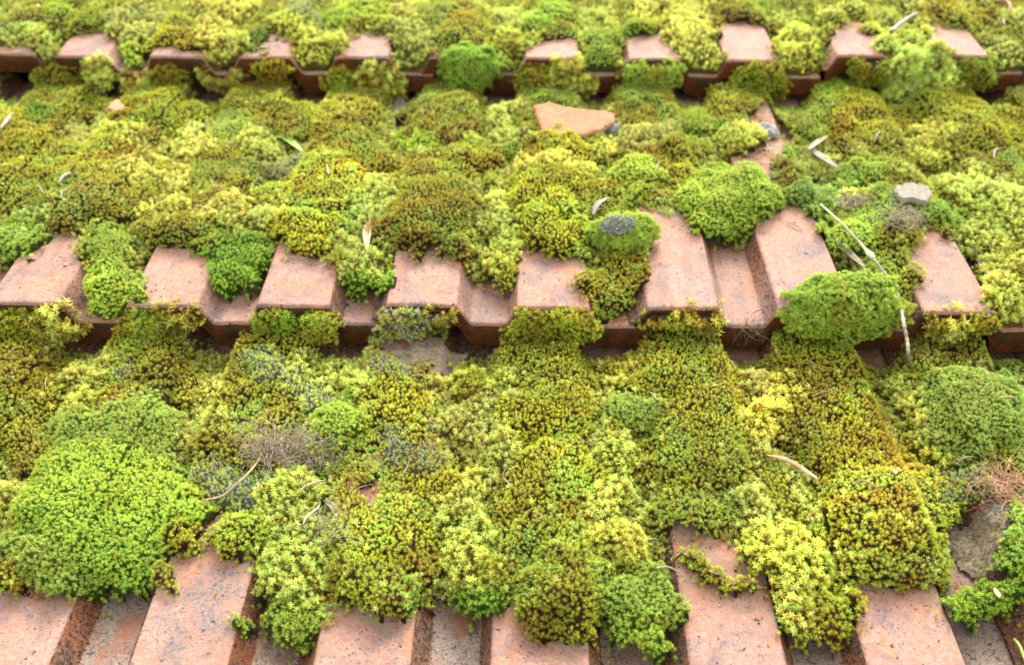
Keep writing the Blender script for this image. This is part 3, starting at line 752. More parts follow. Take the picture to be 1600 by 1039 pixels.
# ------------------------------------------------------------------ cushions hanging from the eaves
def blob(px, py, rx, ry, k, kind, label, dep=None, yoff=-.003, mix=None, brownv=.3, dens=1., flat=0., free=False):
    rs = np.random.default_rng(int(px*7+py))
    c = on_y(px, py, (k-1)*E+yoff)
    s = s_of(py)
    a = rx/s; d = dep if dep else min(a, ry/s)*.6; h = math.sqrt(max((ry/s)**2-(.6*d)**2, (.4*ry/s)**2))/.74
    area = 4*math.pi*((a*h)**1.6/3+(a*d)**1.6/3+(h*d)**1.6/3)**(1/1.6)
    n = int(area/(D0*D0)*KEEP[kind]*1.25*dens)
    i = np.arange(n)+.5; ph = np.arccos(1-2*i/n); th = math.pi*(1+5**.5)*i
    U = np.stack([np.cos(th)*np.sin(ph), np.sin(th)*np.sin(ph), np.cos(ph)], -1)+rs.normal(0, .02, (n, 3))
    U /= np.linalg.norm(U, axis=1, keepdims=True)
    def rad(U): return 1+(fbm(U[:, 0]+px, U[:, 2]+U[:, 1]*.7+py, 2.9, 3, 3)-.5)*(.62 if flat else 1.05)
    if flat:
        rad0 = rad; rad = lambda U: rad0(U)*(1+(fbm(U[:, 0]*1.3+px, U[:, 2]+U[:, 1]+py, 6.5, 2, 5)-.5)*.30)
    rr = rad(U)[:, None]
    S = np.array([a, d, h])
    P = c+U*S*rr
    N = U/S; N /= np.linalg.norm(N, axis=1, keepdims=True)
    N = N*.8+WUP*.25+rs.normal(0, .2, (n, 3)); N /= np.linalg.norm(N, axis=1, keepdims=True)
    scl = rs.uniform(.9, 1.5, n) if not flat else rs.uniform(.85, 1.2, n)
    sp = np.full(n, kind)
    if mix: sp = np.where(rs.random(n) < .3, mix, sp)
    tn = tints(P[:, 0]+P[:, 2], P[:, 1]+P[:, 2], n, rs)
    br = np.clip((fbm(P[:, 0]*1+5, P[:, 2], 60, 2, 6)-.5)*3+rs.normal(0, .2, n)+brownv, 0, 1)*.8
    if not flat and not free:      # it hangs from the front of the tile, so nothing stands above the arris
        kk_ = int(k); lim = surf(P[:, 0], np.full(n, (kk_-1)*E), kk_)
        m = (P[:, 2] < lim+rs.normal(-.0022, .0016, n)) & (P[:, 1] < (kk_-1)*E+.004)
        P, N, sp, scl, tn, br = P[m], N[m], sp[m], scl[m], tn[m], br[m]
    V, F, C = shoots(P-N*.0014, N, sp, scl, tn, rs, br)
    # core
    m_, n_ = 24, 14
    tt, pp = np.meshgrid(np.linspace(0, 2*math.pi, m_, endpoint=False), np.linspace(0, math.pi, n_))
    UU = np.stack([np.cos(tt)*np.sin(pp), np.sin(tt)*np.sin(pp), np.cos(pp)], -1).reshape(-1, 3)
    cv = c+UU*(S*rad(UU)[:, None]-.0018)
    if not flat and not free: cv[:, 2] = np.minimum(cv[:, 2], surf(cv[:, 0], np.full(len(cv), (int(k)-1)*E), int(k))-.005)
    q = []
    for u in range(n_-1):
        for v in range(m_):
            A, B, C_, D_ = u*m_+v, u*m_+(v+1) % m_, (u+1)*m_+(v+1) % m_, (u+1)*m_+v
            q += [(A, D_, C_), (A, C_, B)]
    q = np.array(q); nV = len(V)
    o = place('moss_cushion', np.concatenate([V, cv]), np.concatenate([F, q+nV]), cols=np.concatenate([C, np.tile(np.array(COREC[kind]), (len(cv), 1))]),
              mats=[M_LEAF, M_CORE], mi=np.concatenate([np.zeros(len(F), int), np.ones(len(q), int)]))
    return tag(o, label, 'moss cushion', 'moss cushions hanging at the eaves')

BL = [
(30,488,45,17,1,'B','yellow brown moss fringe under the far left rib of the middle eave','E',.4),
(92,490,36,26,1,'B','shaggy yellow moss tuft hanging under the middle eave at the far left','A',.3),
(228,492,40,20,1,'C','green moss pad hanging under the second rib of the middle eave','B',.1),
(280,476,34,12,1,'B','brown moss lip along the second rib front','A',.6),
(430,486,40,15,1,'E','dark green moss lining the front of the third middle rib',None,.2),
(500,495,26,26,1,'C','green moss tuft hanging right of the third middle rib','B',.4),
(625,490,33,24,1,'D','grey green moss tuft hanging at the left corner of the fourth middle rib','B',.3),
(688,476,24,14,1,'B','small spiky moss tuft under the right half of the fourth middle rib','D',.4),
(822,492,42,28,1,'B','olive moss hanging under the left half of the fifth middle rib','C',.25),
(892,492,44,30,1,'B','olive moss hanging under the right half of the fifth middle rib','C',.3),
(1040,475,42,22,1,'B','orange brown moss hanging under the sixth middle rib','C',.6),
(1098,476,36,18,1,'B','olive moss tuft beside the orange brown one under the sixth middle rib','A',.25),
(1486,482,34,20,1,'B','moss tuft hanging under the last bare rib','A',.4),
(1535,488,20,15,1,'B','small brown moss tuft under the right corner of the last bare rib',None,.8),
(92,118,36,20,2,'B','brown green moss tuft under the first bare rib of the back eave','E',.6),
(155,104,16,18,2,'A','yellow moss tuft hooked over the back eave at the left','B',.3),
(210,112,20,18,2,'B','yellow green moss tuft in the gutter mouth of the back eave','A',.2),
(263,118,30,20,2,'B','moss tuft under the second bare rib of the back eave','E',.4),
(425,100,28,12,2,'B','moss lip under the third bare rib of the back eave',None,.5),
(530,118,24,22,2,'E','dark moss tuft under the fourth bare rib of the back eave','B',.3),
(592,120,34,24,2,'B','olive moss tuft right of the dark one under the back eave','A',.3),
(835,118,32,24,2,'B','brown green moss tuft left of two under one back rib','E',.5),
(893,112,34,24,2,'B','brown green moss tuft right of two under one back rib','A',.5),
(1024,105,46,22,2,'C','rounded deep green moss cushion at the back eave between vivid ball and star moss','C',0.),
(1190,116,44,30,2,'B','shaggy olive moss under the widest bare rib of the back eave','E',.4),
(1360,95,36,28,2,'B','rust brown moss tuft on the back eave below the pale stick',None,.9),
(1430,115,58,46,2,'A','big shaggy star moss mass hanging over the back eave','B',.2,1),
(1522,104,38,24,2,'E','dark moss tuft under the last bare rib of the back eave','B',.3),
(345,110,24,20,2,'A','pale star moss plug closing the gutter left of the third bare back rib','B',.1),
(60,545-12,30,14,0.99,'B','',None,.3),
]
for b in BL:
    if not b[6]: continue
    blob(b[0], b[1]+(16 if b[4] == 1 else 9), b[2]*.95, b[3]*.85, b[4], b[5], b[6], mix=b[7], brownv=b[8], yoff=-.004, free=len(b) > 9)
blob(735, 106, 50, 31, 2, 'C', 'rounded dark green moss cushion overhanging the back eave', dep=.018, yoff=.004, mix='E', brownv=-.1, dens=1.35, flat=1)
blob(1316, 480, 94, 47, 1, 'C', 'big domed green moss cushion resting on the middle eave', dep=.022, yoff=.002, mix=None, brownv=-.35, dens=1.3, flat=1)
patchy = blob(975, 364, 50, 27, 1, 'C', 'green moss cushion with a grey dead patch on its crown', dep=.016, yoff=.085, brownv=-.2, dens=1.4, flat=1)

# ------------------------------------------------------------------ litter: needles, twigs, leaves, stones
def tubes(paths, seg=6):
    """paths: list of (points, radii); one merged mesh"""
    VV, FF = [], []; off = 0
    for pts, rad in paths:
        pts = np.asarray(pts, float); n = len(pts)
        t = np.gradient(pts, axis=0); t /= np.linalg.norm(t, axis=1, keepdims=True)+1e-12
        ref = np.array([0.13, .21, .97]); a = np.cross(t, ref); a /= np.linalg.norm(a, axis=1, keepdims=True)+1e-12; b = np.cross(t, a)
        th = np.linspace(0, 2*math.pi, seg, endpoint=False)
        ring = a[:, None]*np.cos(th)[None, :, None]+b[:, None]*np.sin(th)[None, :, None]
        V = pts[:, None]+ring*np.asarray(rad)[:, None, None]
        VV.append(V.reshape(-1, 3))
        for i in range(n-1):
            for j in range(seg):
                A, B = off+i*seg+j, off+i*seg+(j+1) % seg
                FF.append((A, B, B+seg, A+seg))
        FF.append(tuple(off+j for j in range(seg))[::-1]); FF.append(tuple(off+(n-1)*seg+j for j in range(seg)))
        off += n*seg
    return np.concatenate(VV), FF

def spline(P, n=24):
    P = np.asarray(P, float)
    if len(P) == 2: P = np.stack([P[0], (P[0]+P[1])/2, P[1]])
    Q = np.concatenate([[2*P[0]-P[1]], P, [2*P[-1]-P[-2]]]); out = []
    m = len(P)-1
    for u in np.linspace(0, m-1e-6, n):
        i = int(u); f = u-i; p0, p1, p2, p3 = Q[i:i+4]
        out.append(.5*((2*p1)+(-p0+p2)*f+(2*p0-5*p1+4*p2-p3)*f*f+(-p0+3*p1-3*p2+p3)*f**3))
    return np.array(out)

def strand(name, px, w, mat, label, cat, group=None, lift=.0022, arch=.0014, taper=.35, wob=0., n=20):
    P = [hit(x, y)+WUP*lift for x, y in px]
    C = spline(P, n); f = np.linspace(0, 1, n)
    C = C+WUP*(arch*np.sin(math.pi*f))[:, None]
    r = np.random.default_rng(int(px[0][0]))
    if wob: C = C+np.cumsum(r.normal(0, wob, C.shape), 0)*np.sin(math.pi*f)[:, None]
    rad = w*.0005*(taper+(1-taper)*np.sin(math.pi*np.clip(f*.9+.05, 0, 1))**.5)*(1+r.normal(0, .06, n))
    V, F = tubes([(C, rad)])
    return tag(place(name, V, F, mats=[mat]), label, cat, group)

NG = 'dry needles fallen on the moss'
for px, w, mat, lab in [
    ([(11, 559), (34, 545)], 1.0, M_BARK, 'short brown needle on olive moss in the far left of the front course'),
    ([(72, 612), (72, 604), (74, 593)], .8, M_STRAW, 'short upright straw needle left of the pale moss at the left'),
    ([(104, 590), (106, 598), (108, 606)], .8, M_STRAW, 'tiny straw needle standing in pale star moss at the left'),
    ([(1230, 352), (1254, 364)], 1.3, M_STRAW, 'pale needle lying on the bare long rib left of the dry stalk'),
    ([(790, 737), (786, 752), (801, 766)], 1.1, M_STRAW, 'hook shaped cream needle on olive moss of the fourth rib'),
    ([(640, 722), (637, 736), (627, 752)], 1.0, M_STRAW, 'curved tan needle hanging below the grey green moss of the third rib'),
    ([(549, 778), (563, 769), (584, 761)], 1.0, M_STRAW, 'thin straw needle beside the small beige tile gap'),
    ([(448, 690), (463, 711)], 1.1, M_BARK, 'brown needle crossing the top of the root tangle'),
    ([(647, 592), (658, 593), (666, 597)], 1.2, M_STRAW, 'pale needle beside the white tipped tuft'),
    ([(703, 611), (701, 620), (697, 631)], .8, M_STRAW, 'upright pale needle between olive and star moss, third gutter'),
    ([(806, 645), (807, 656), (811, 668)], 1.0, M_STRAW, 'short upright cream needle at the left side of the fourth rib moss'),
    ([(899, 695), (914, 698), (930, 697)], 1.1, M_STRAW, 'flat lying cream needle beside the narrow beige tile slit'),
    ([(933, 593), (948, 603)], 1.0, M_STRAW, 'short needle on star moss above the round green cushion'),
    ([(1014, 617), (1026, 629)], 1.2, M_STRAW, 'white needle on top of the round green cushion'),
    ([(992, 730), (1009, 732)], .9, M_STRAW, 'short level needle below the round green cushion'),
    ([(1140, 567), (1149, 582)], 1.0, M_STRAW, 'tan needle at the right edge of the moss below the fifth rib'),
    ([(1258, 567), (1269, 574), (1273, 585)], 1.1, M_STRAW, 'bent cream needle on the moss of the sixth rib'),
    ([(1272, 623), (1288, 619), (1303, 620)], 1.0, M_BARK, 'level brown needle on the moss of the sixth rib'),
    ([(1440, 567), (1449, 560), (1451, 551)], 1.1, M_STRAW, 'bent needle right of the hanging catkin'),
    ([(1335, 758), (1350, 759), (1370, 767)], 1.2, M_STRAW, 'arched needle on the large olive cushion of the sixth rib'),
    ([(1491, 730), (1508, 722), (1528, 720)], 1.2, M_STRAW, 'long pale needle on the edge of the large green cushion at the right'),
    ([(1560, 626), (1580, 628), (1602, 637)], 1.3, M_STRAW, 'forked looking long needle at the right edge above the green cushion'),
    ([(700, 909), (733, 920)], 1.2, M_STRAW, 'straight straw needle on the lower star moss of the third gutter'),
    ([(1003, 851), (1031, 848)], 1.0, M_STRAW, 'level straw needle above the green clump left of the fifth rib'),
    ([(1025, 892), (1044, 894), (1063, 900)], 1.2, M_STRAW, 'straw needle touching the left edge of the bare fifth front rib'),
    ([(97, 314), (98, 305), (106, 302)], 1.3, M_WEB, 'small white hooked needle on the wide cushion above the first rib'),
    ([(58, 294), (69, 305)], 1.3, M_STRAW, 'short tan needle left of the white hooked one'),
    ([(304, 325), (327, 333)], 1.3, M_STRAW, 'pale needle above the second rib of the middle course'),
    ([(511, 262), (513, 277)], 1.5, M_WEB, 'short white upright needle in the middle course left of centre'),
    ([(1366, 226), (1369, 218), (1375, 210)], 1.5, M_WEB, 'small white needle on pale moss below the big shaggy moss mass'),
    ([(1552, 251), (1554, 241), (1562, 237)], 1.6, M_WEB, 'hooked white needle on olive moss at the far right'),
    ([(738, 290), (748, 302)], 1.4, M_STRAW, 'tan needle behind the biggest olive dome'),
    ([(1024, 270), (1030, 258)], 1.3, M_STRAW, 'small needle behind the cushion with the grey patch'),
    ([(1200, 903), (1203, 916), (1209, 931)], 1.3, M_BARK, 'brown needle on the right edge of the fifth front rib'),
    ([(1318, 935), (1322, 925)], 1., M_STRAW, 'tiny needle in the small moss strip left of the sixth rib'),
]: strand('dry_needle', px, w, mat, lab, 'needle', NG)

strand('dry_twig', [(318, 790), (350, 789), (378, 768), (397, 745), (408, 722)], 1.6, M_STRAW, 'long thin curved tan twig left of the root tangle', 'twig', lift=.004, arch=.004)
strand('dry_twig', [(474, 826), (480, 816), (497, 803), (500, 792), (494, 782)], 1.5, M_GREYTWIG, 'grey twig bent like a hook below the root tangle', 'twig', lift=.003)
strand('dry_twig', [(470, 771), (488, 764), (506, 757)], 1.1, M_GREYTWIG, 'thin grey twig on the yellow star moss below the root tangle', 'twig', lift=.003)
strand('dry_twig', [(1556, 8), (1570, 9), (1577, 17), (1574, 27)], 2.6, M_BARK, 'reddish brown curved twig at the top right of the back course', 'twig', lift=.004)
strand('dry_twig', [(1566, 36), (1568, 46)], 2.6, M_BARK, 'short reddish twig stub under the curved one at the top right', 'twig', lift=.004)
strand('pale_stick', [(1391, 60), (1410, 46), (1431, 32)], 5.5, M_PALELEAF, 'pale blurred stick leaning on the moss of the back course', 'stick', lift=.006, taper=.7)
strand('grass_blade', [(1367, 548), (1366, 534), (1372, 518), (1380, 508)], 1.1, M_BLADE, 'thin green grass blade arching beside the hanging catkin', 'grass blade', lift=.004)
strand('grass_blade', [(1582, 1006), (1591, 1022), (1600, 1042)], 1.8, M_BLADE, 'green grass blade in the bottom right corner', 'grass blade', lift=.004)
strand('grass_blade', [(1168, 528), (1166, 512), (1176, 498), (1196, 489)], 1.3, M_BARK, 'reddish dry grass stem curling under the bare gutter of the middle eave', 'grass stem', lift=.004)
strand('whitish_sprig', [(92, 293), (100, 284), (110, 276)], 3., M_WEB, 'stubby whitish stem on the wide cushion above the first rib', 'sprig', lift=.003)

# the dry flower stalk with its catkin
P = [hit(1280, 338)+WUP*.010, hit(1312, 380)+WUP*.016, hit(1345, 412)+WUP*.014, hit(1362, 428)+WUP*.012]
C = spline(P, 26); rad = np.linspace(.0008, .00135, 26)
rad[-7:] += np.array([.0002, .0008, .0014, .0016, .0013, .0008, .0001])
stalk = bpy.data.objects.new('flower_stalk', None); COL.objects.link(stalk); o0 = C[-1]
stalk.empty_display_size = .01
stalk.matrix_world = W @ Matrix.Translation(Vector(o0)); stalk['_o'] = [float(v) for v in o0]
tag(stalk, 'dry greenish stalk with a knot and drooping catkin beside the last bare rib', 'dry stalk')
V, F = tubes([(C, rad)], 8); place('stem', V, F, parent=stalk, mats=[M_STALK])
def catkin(P, r0, n=70):
    C = spline(P, n); f = np.linspace(0, 1, n)
    rad = r0*(.75+.25*np.sin(math.pi*f))*(1+.16*np.sin(f*n*1.5))
    V, F = tubes([(C, rad)], 10); V = np.asarray(V); V += rng.normal(0, .00013, V.shape)
    return V, F
e = C[-1]
V, F = catkin([e, hit(1385, 452)+WUP*.009, hit(1403, 478)+WUP*.006, on_y(1411, 500, -.034), on_y(1417, 530, -.050), on_y(1420, 556, -.060), hit(1424, 581)+WUP*.003], .00125)
place('catkin', V, F, parent=stalk, mats=[M_CATKIN])

def leaf(name, px, w, mat, label, cat='leaf', cup=.3, lift=.003, shape=.5, group=None, curl=0., roll=0.):
    """a thin curved leaf along the given points; w is its full width in mm; shape <.5 is widest near the start"""
    P = [hit(x, y)+WUP*lift for x, y in px]
    n, m = 22, 9
    C = spline(P, n); f = np.linspace(0, 1, n)
    C = C+WUP*(curl*np.sin(math.pi*f))[:, None]
    t = np.gradient(C, axis=0); t /= np.linalg.norm(t, axis=1, keepdims=True)
    s = np.cross(t, WUP); s /= np.linalg.norm(s, axis=1, keepdims=True); u = np.cross(s, t)
    if roll: s, u = s*math.cos(roll)+u*math.sin(roll), u*math.cos(roll)-s*math.sin(roll)
    ex = math.log(.5)/math.log(shape)
    hw = w*.00042*(np.sin(math.pi*np.clip(f, 0.01, .99)**ex)**.8)+.0003
    v = np.linspace(-1, 1, m)
    V = C[:, None]+s[:, None]*(hw[:, None, None]*v[None, :, None])+u[:, None]*((v**2-.3)[None, :, None]*hw[:, None, None]*cup)
    V = V+u[:, None]*(np.abs(v)[None, :, None]*.0003)
    nn = n*m; top = V.reshape(-1, 3); bot = (V-u[:, None]*.00035).reshape(-1, 3)
    idx = np.arange(nn).reshape(n, m); F = []
    for i in range(n-1):
        for j in range(m-1):
            q = (idx[i, j], idx[i, j+1], idx[i+1, j+1], idx[i+1, j]); F += [q, tuple(x+nn for x in q[::-1])]
    rim = list(idx[0, :])+list(idx[1:, -1])+list(idx[-1, :-1][::-1])+list(idx[1:-1, 0][::-1])
    for a, b in zip(rim, rim[1:]+rim[:1]): F.append((b, a, a+nn, b+nn))
    return tag(place(name, np.concatenate([top, bot]), F, mats=[mat]), label, cat, group)

leaf('dead_leaf', [(620, 149), (626, 170), (630, 201)], 17, M_PALELEAF, 'pale triangular dead leaf standing in the gutter gap below the back eave', shape=.72, lift=.005, cup=.25)
leaf('dead_leaf', [(1308, 390), (1324, 408), (1349, 430)], 8, M_PALELEAF, 'folded pale dead leaf tucked beside the dry stalk', cup=.7, lift=.006, shape=.4)
leaf('dead_leaf', [(1518, 386), (1524, 400), (1534, 412), (1541, 432)], 8, M_PALELEAF, 'spoon shaped pale dead leaf on the last bare rib', cup=.35, lift=.0015, shape=.78)
leaf('dead_leaf', [(1254, 238), (1278, 254), (1308, 274)], 9, M_PALELEAF, 'pale pointed dead leaf near the grey stone, larger of two', cup=.5, lift=.006)
leaf('dead_leaf', [(1262, 246), (1278, 234), (1292, 224)], 7, M_BROWNLEAF, 'small brown dead leaf above the pale pointed one', cup=.5, lift=.007)
leaf('green_leaf', [(434, 220), (450, 226), (474, 244)], 10, M_GREENLEAF, 'fresh green leaf lying on the moss left of the pale triangular leaf', cup=.3, lift=.004, shape=.4)
leaf('petal', [(926, 350), (934, 332), (952, 321)], 6, M_PALELEAF, 'pale greenish petal leaning on the cushion with the grey patch', 'petal', cup=.4, lift=.007)
leaf('dead_leaf', [(579, 350), (574, 372), (573, 400)], 7, M_BROWNLEAF, 'narrow pinkish brown leaf standing in star moss between third and fourth middle ribs', cup=.6, lift=.004)
leaf('dead_leaf', [(1198, 720), (1225, 733), (1252, 748), (1278, 758)], 4.2, M_BROWNLEAF, 'long narrow brown leaf on the pale star moss of the front course', cup=.7, lift=.004, curl=.003)
leaf('dead_leaf', [(1395, 742), (1399, 749)], 3.2, M_BROWNLEAF, 'tiny pinkish leaf scale on the large olive cushion', cup=.3, lift=.004)
leaf('dead_leaf', [(2, 208), (12, 196), (20, 183)], 5, M_PALELEAF, 'narrow pale dead leaf at the left edge of the middle course', cup=.4, lift=.004)
leaf('petal', [(306, 212), (316, 206), (326, 201)], 6, M_PALELEAF, 'small whitish petal on the moss near the back eave at the left', 'petal', cup=.4, lift=.004)
leaf('dead_leaf', [(508, 790), (520, 800), (528, 815)], 5, M_PALELEAF, 'crumpled beige leaf bit below the root tangle', cup=.9, lift=.003)
leaf('dead_leaf', [(1552, 925), (1560, 940)], 3., M_BROWNLEAF, 'small straw leaf in the deep green clump at the bottom right', cup=.3, lift=.003)

def slabstone(name, outline, th, mat, label, cat, lift=.003, tilt=0., rough=.0006):
    c = np.mean(outline, 0); zc = hit(c[0], c[1])[2]+lift
    P = []
    O = outline+outline[:1]
    for (x0, y0), (x1, y1) in zip(O[:-1], O[1:]):
        for f in np.linspace(0, 1, 5)[:-1]: P.append(on_z(x0+(x1-x0)*f, y0+(y1-y0)*f, zc))
    P = np.array(P); ctr = P.mean(0); r = np.random.default_rng(int(c[0]))
    P = P+r.normal(0, rough, P.shape)*np.array([1, 1, 0])
    rings = []
    for sc0, dz in ((.93, 0.), (.975, -th*.10), (1., -th*.3), (1.01, -th*.7), (.9, -th)):
        Q = ctr+(P-ctr)*sc0; Q[:, 2] += dz; Q[:, 2] += (Q[:, 1]-ctr[1])*tilt; rings.append(Q)
    n = len(P); V = np.concatenate(rings); F = [tuple(range(n))]; assert n > 3
    for k in range(len(rings)-1):
        for j in range(n): F.append((k*n+j, (k+1)*n+j, (k+1)*n+(j+1) % n, k*n+(j+1) % n))
    F.append(tuple((len(rings)-1)*n+j for j in range(n))[::-1])
    return tag(place(name, V, F, mats=[mat], smooth=False), label, cat)

slabstone('tile_shard', [(834, 171), (856, 167), (880, 171), (905, 174), (935, 176), (963, 179), (958, 189), (944, 196), (914, 203), (898, 202), (866, 203), (849, 200), (842, 186)], .004, M_SHARD, 'long orange broken tile shard lying on the moss below the back eave', 'tile shard', .008, .25)
slabstone('tile_shard', [(166, 169), (182, 154), (194, 165), (190, 174)], .005, M_SHARD, 'small orange clay chip in the gap under the back eave at the left', 'tile shard', .008)
slabstone('flat_stone', [(1397, 301), (1402, 291), (1425, 288), (1450, 292), (1458, 302), (1450, 312), (1430, 308), (1410, 307)], .006, M_PALESTONE, 'flat cream coloured stone lying on the moss at the right', 'stone', .009, .2, .0008)

def stone(name, px, py, rx, ry, h, mat, label, k=1):
    c = hit(px, py); s = s_of(py); S = np.array([rx/s, ry/s*1.25, h])
    m_, n_ = 26, 16
    tt, pp = np.meshgrid(np.linspace(0, 2*math.pi, m_, endpoint=False), np.linspace(0, math.pi, n_))
    U = np.stack([np.cos(tt)*np.sin(pp), np.sin(tt)*np.sin(pp), np.cos(pp)], -1).reshape(-1, 3)
    rr = 1+(fbm(U[:, 0]*1.+px, U[:, 2]+U[:, 1]+py, 1.8, 4, 3)-.5)*.7+(fbm(U[:, 0]+px, U[:, 2]*2-U[:, 1]+py, 6, 2, 8)-.5)*.18
    V = c+U*S*rr[:, None]+np.array([0, 0, h*.2]); F = []
    for u in range(n_-1):
        for v in range(m_):
            F.append((u*m_+v, (u+1)*m_+v, (u+1)*m_+(v+1) % m_, u*m_+(v+1) % m_))
    return tag(place(name, V, F, mats=[mat]), label, 'stone')
stone('grey_stone', 962, 207, 18, 11, .007, M_STONE, 'small dark grey stone right of the long orange shard')
stone('grey_stone', 1196, 210, 21, 14, .008, M_STONE, 'rounded grey green stone on the bare strip of tile below the back eave')
stone('grey_stone', 1556, 800, 12, 9, .005, M_STONE, 'rough grey stone at the dark hollow in the bottom right')

M_CRUST = solid_mat('sandy_crust', (.10, .075, .05), (.36, .27, .16), 420, .95, 1, .003, (.035, .03, .02))
M_SAND = solid_mat('pale_sandy_crust', (.25, .185, .115), (.40, .31, .20), 300, .95, 1, .003, (.10, .08, .045))
def crust(px, py, rx, ry, h, label, mat=None, fl=.012):
    c = hit(px, py); s = s_of(py); n = 46; g = np.linspace(-1.25, 1.25, n)
    U, V_ = np.meshgrid(g, g); x = c[0]+U*rx/s; y = c[1]+V_*ry/s*1.45
    r2 = U**2+V_**2; lump = fbm(x, y, 120, 4, 31); d = np.clip(1.15-r2+(fbm(x, y, 60, 4, 32)-.5)*2.4, 0, 1)
    z = surf(x.ravel(), y.ravel(), 0).reshape(x.shape); z = np.maximum(z, ribplane(x, y, 0)-fl)
    z = z-.003+(d**.6)*(h+.003)+(lump-.5)*.006*(d > 0)
    V = np.stack([x, y, z], -1).reshape(-1, 3); idx = np.arange(n*n).reshape(n, n)
    q = np.stack([idx[:-1, :-1], idx[:-1, 1:], idx[1:, 1:], idx[1:, :-1]], -1).reshape(-1, 4)
    q = q[(d.ravel()[q] > 0).all(1)]; used, inv = np.unique(q, return_inverse=True)
    return tag(place('soil_crust', V[used], inv.reshape(q.shape), mats=[mat or M_CRUST]), label, 'soil crust')
crust(662, 548, 66, 34, .0015, 'pale sandy crust under the middle eave below the grey green tuft', M_SAND, .010)
crust(1532, 855, 50, 48, .0012, 'rough sandy crust in the hollow right of the large olive cushion')
crust(1580, 792, 34, 22, .004, 'dark crumbling soil under the reddish rootlets')

# tangles of dead rootlets
def tangle(name, px, py, rx, ry, n, mat, label, r0=.0003, lift=.002, cat='roots', thick=.006, parent=None, L=.02):
    r = np.random.default_rng(int(px+py)); paths = []
    for _ in range(n):
        a = r.uniform(0, 6.28); q = math.sqrt(r.random())
        p = hit(px+rx*q*math.cos(a), py+ry*q*math.sin(a)) if parent is None else on_y(px+rx*q*math.cos(a), py+ry*q*math.sin(a), parent[1])+np.array([0, 0, 0.])
        p = p+WUP*(lift+r.uniform(0, thick)*(1-q*.6))
        d = r.normal(0, 1, 3)*np.array([1, .7, .25]); d /= np.linalg.norm(d); pts = [p]; c = r.normal(0, .35, 3)
        for i in range(9):
            d = d+np.cross(c, d)*.55+r.normal(0, .16, 3); d[2] *= .8; d /= np.linalg.norm(d); pts.append(pts[-1]+d*L/9*r.uniform(.7, 1.2))
        pts = spline(pts, 18); rad = r0*r.uniform(.6, 1.5)*np.linspace(1, .5, 18)
        paths.append((pts, rad))
    return tubes(paths, 4)
for nm, px, py, rx, ry, n, mat, lab, r0 in [
    ('root_tangle', 470, 708, 58, 30, 300, M_ROOT, 'grey brown tangle of dead roots below the small bright cushion', .00022),
    ('root_tangle', 415, 712, 40, 20, 110, M_ROOT, 'loose strands of dead roots left of the larger tangle', .0002),
    ('root_tangle', 1568, 772, 40, 26, 200, M_REDROOT, 'reddish tangle of rootlets in the dark hollow at the right', .00022),
    ('root_tangle', 1412, 345, 30, 16, 110, M_ROOT, 'small grey thatch of dead moss above the last bare rib', .0003),
    ('root_tangle', 522, 838, 34, 26, 60, M_ROOT, 'sparse thatch of dead stems in the star moss below the crumpled leaf', .0002),
    ('root_tangle', 1330, 322, 24, 9, 60, M_ROOT, 'grey thatch in moss right of the dry stalk tip', .0003),
]:
    V, F = tangle(nm, px, py, rx, ry, n, mat, lab, r0)
    tag(place(nm, V, F, mats=[mat]), lab, 'dead roots')
# silky fibres under the eave
r = np.random.default_rng(5); paths = []
for _ in range(22):
    a = on_y(r.uniform(1120, 1210), r.uniform(488, 500), -.006); b = hit(r.uniform(1130, 1215), r.uniform(520, 548))
    m = (a+b)/2+r.normal(0, .004, 3); paths.append((spline([a, m, b], 14), np.full(14, .00009)))
V, F = tubes(paths, 3); tag(place('fibre_wisp', V, F, mats=[M_WEB]), 'wispy pale fibres strung in the dark gap under the bare middle gutter', 'fibres')
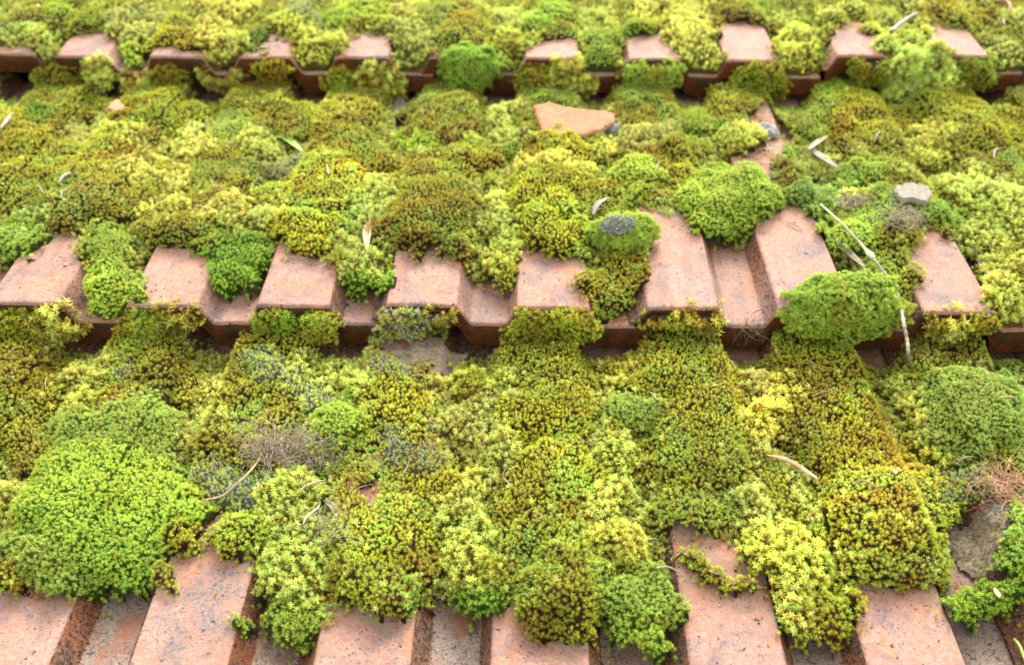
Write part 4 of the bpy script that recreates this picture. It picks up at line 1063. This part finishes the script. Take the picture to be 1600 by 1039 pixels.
# grey dead patch on the crown of the cushion
c = on_y(965, 349, .085)+np.array([0, -.004, .0]); r = np.random.default_rng(9); paths = []
for _ in range(260):
    a = r.uniform(0, 6.28); q = math.sqrt(r.random()); u = math.cos(a)*q; v = math.sin(a)*q
    q *= .75+.6*float(fbm(np.array([math.cos(a)]), np.array([math.sin(a)]), 1.7, 2, 3)[0]); u = math.cos(a)*q; v = math.sin(a)*q
    p = c+RGT*u*.0125+UPV*v*.0068-FWD*(.0085*(1-.25*q*q)+r.uniform(-.001, .001))
    d = RGT*r.normal(0, 1)+UPV*r.normal(0, .6)+FWD*r.normal(0, .3); d /= np.linalg.norm(d)
    paths.append((spline([p-d*.0022, p+r.normal(0, .0004, 3), p+d*.0022], 7), np.full(7, r.uniform(.0002, .0004))))
V, F = tubes(paths, 4); dp = place('dead_patch', V, F, parent=patchy, mats=[M_DEAD]); dp['label'] = 'dark grey dead patch'

# crumbs of soil on the bare clay
VV, FF = [], []; r = np.random.default_rng(21); OCT = np.array([(1, 0, 0), (-1, 0, 0), (0, 1, 0), (0, -1, 0), (0, 0, 1), (0, 0, -1)], float)
OF = np.array([(0, 2, 4), (2, 1, 4), (1, 3, 4), (3, 0, 4), (2, 0, 5), (1, 2, 5), (3, 1, 5), (0, 3, 5)])
off = 0; MI = []
for k in (0, 1, 2):
    R_ = relief[k]
    ii, jj = np.where(~R_['has'] & (R_['near'] > .05))
    wgt = R_['near'][ii, jj]**1.5; sel = r.choice(len(ii), size=2600 if k < 2 else 500, p=wgt/wgt.sum())
    for t in sel:
        x = R_['GX'][jj[t]]+r.uniform(-.5, .5)*.0025; y = R_['GY'][ii[t]]+r.uniform(-.5, .5)*.0025
        z = float(surf(np.array([x]), np.array([y]), k)[0]); s = r.lognormal(math.log(.00032), .45)
        v = OCT*s*r.uniform(.6, 1.3, (6, 1)); an = r.uniform(0, 6.28); ca, sa = math.cos(an), math.sin(an)
        v = v@np.array([(ca, sa, 0), (-sa, ca, 0), (0, 0, 1)])*np.array([1.3, 1, .8])
        VV.append(v+np.array([x, y, z+s*.5])); FF.append(OF+off); off += 6; MI += [int(r.random() < .35)]*8
place_ = place('soil_crumbs', np.concatenate(VV), np.concatenate(FF), mats=[M_SOIL, M_BROWNLEAF], mi=MI)
tag(place_, 'crumbs of soil and moss scattered on bare clay beside the moss', 'soil', kind='stuff')
for ob in bpy.data.objects:
    if '_o' in ob: del ob['_o']
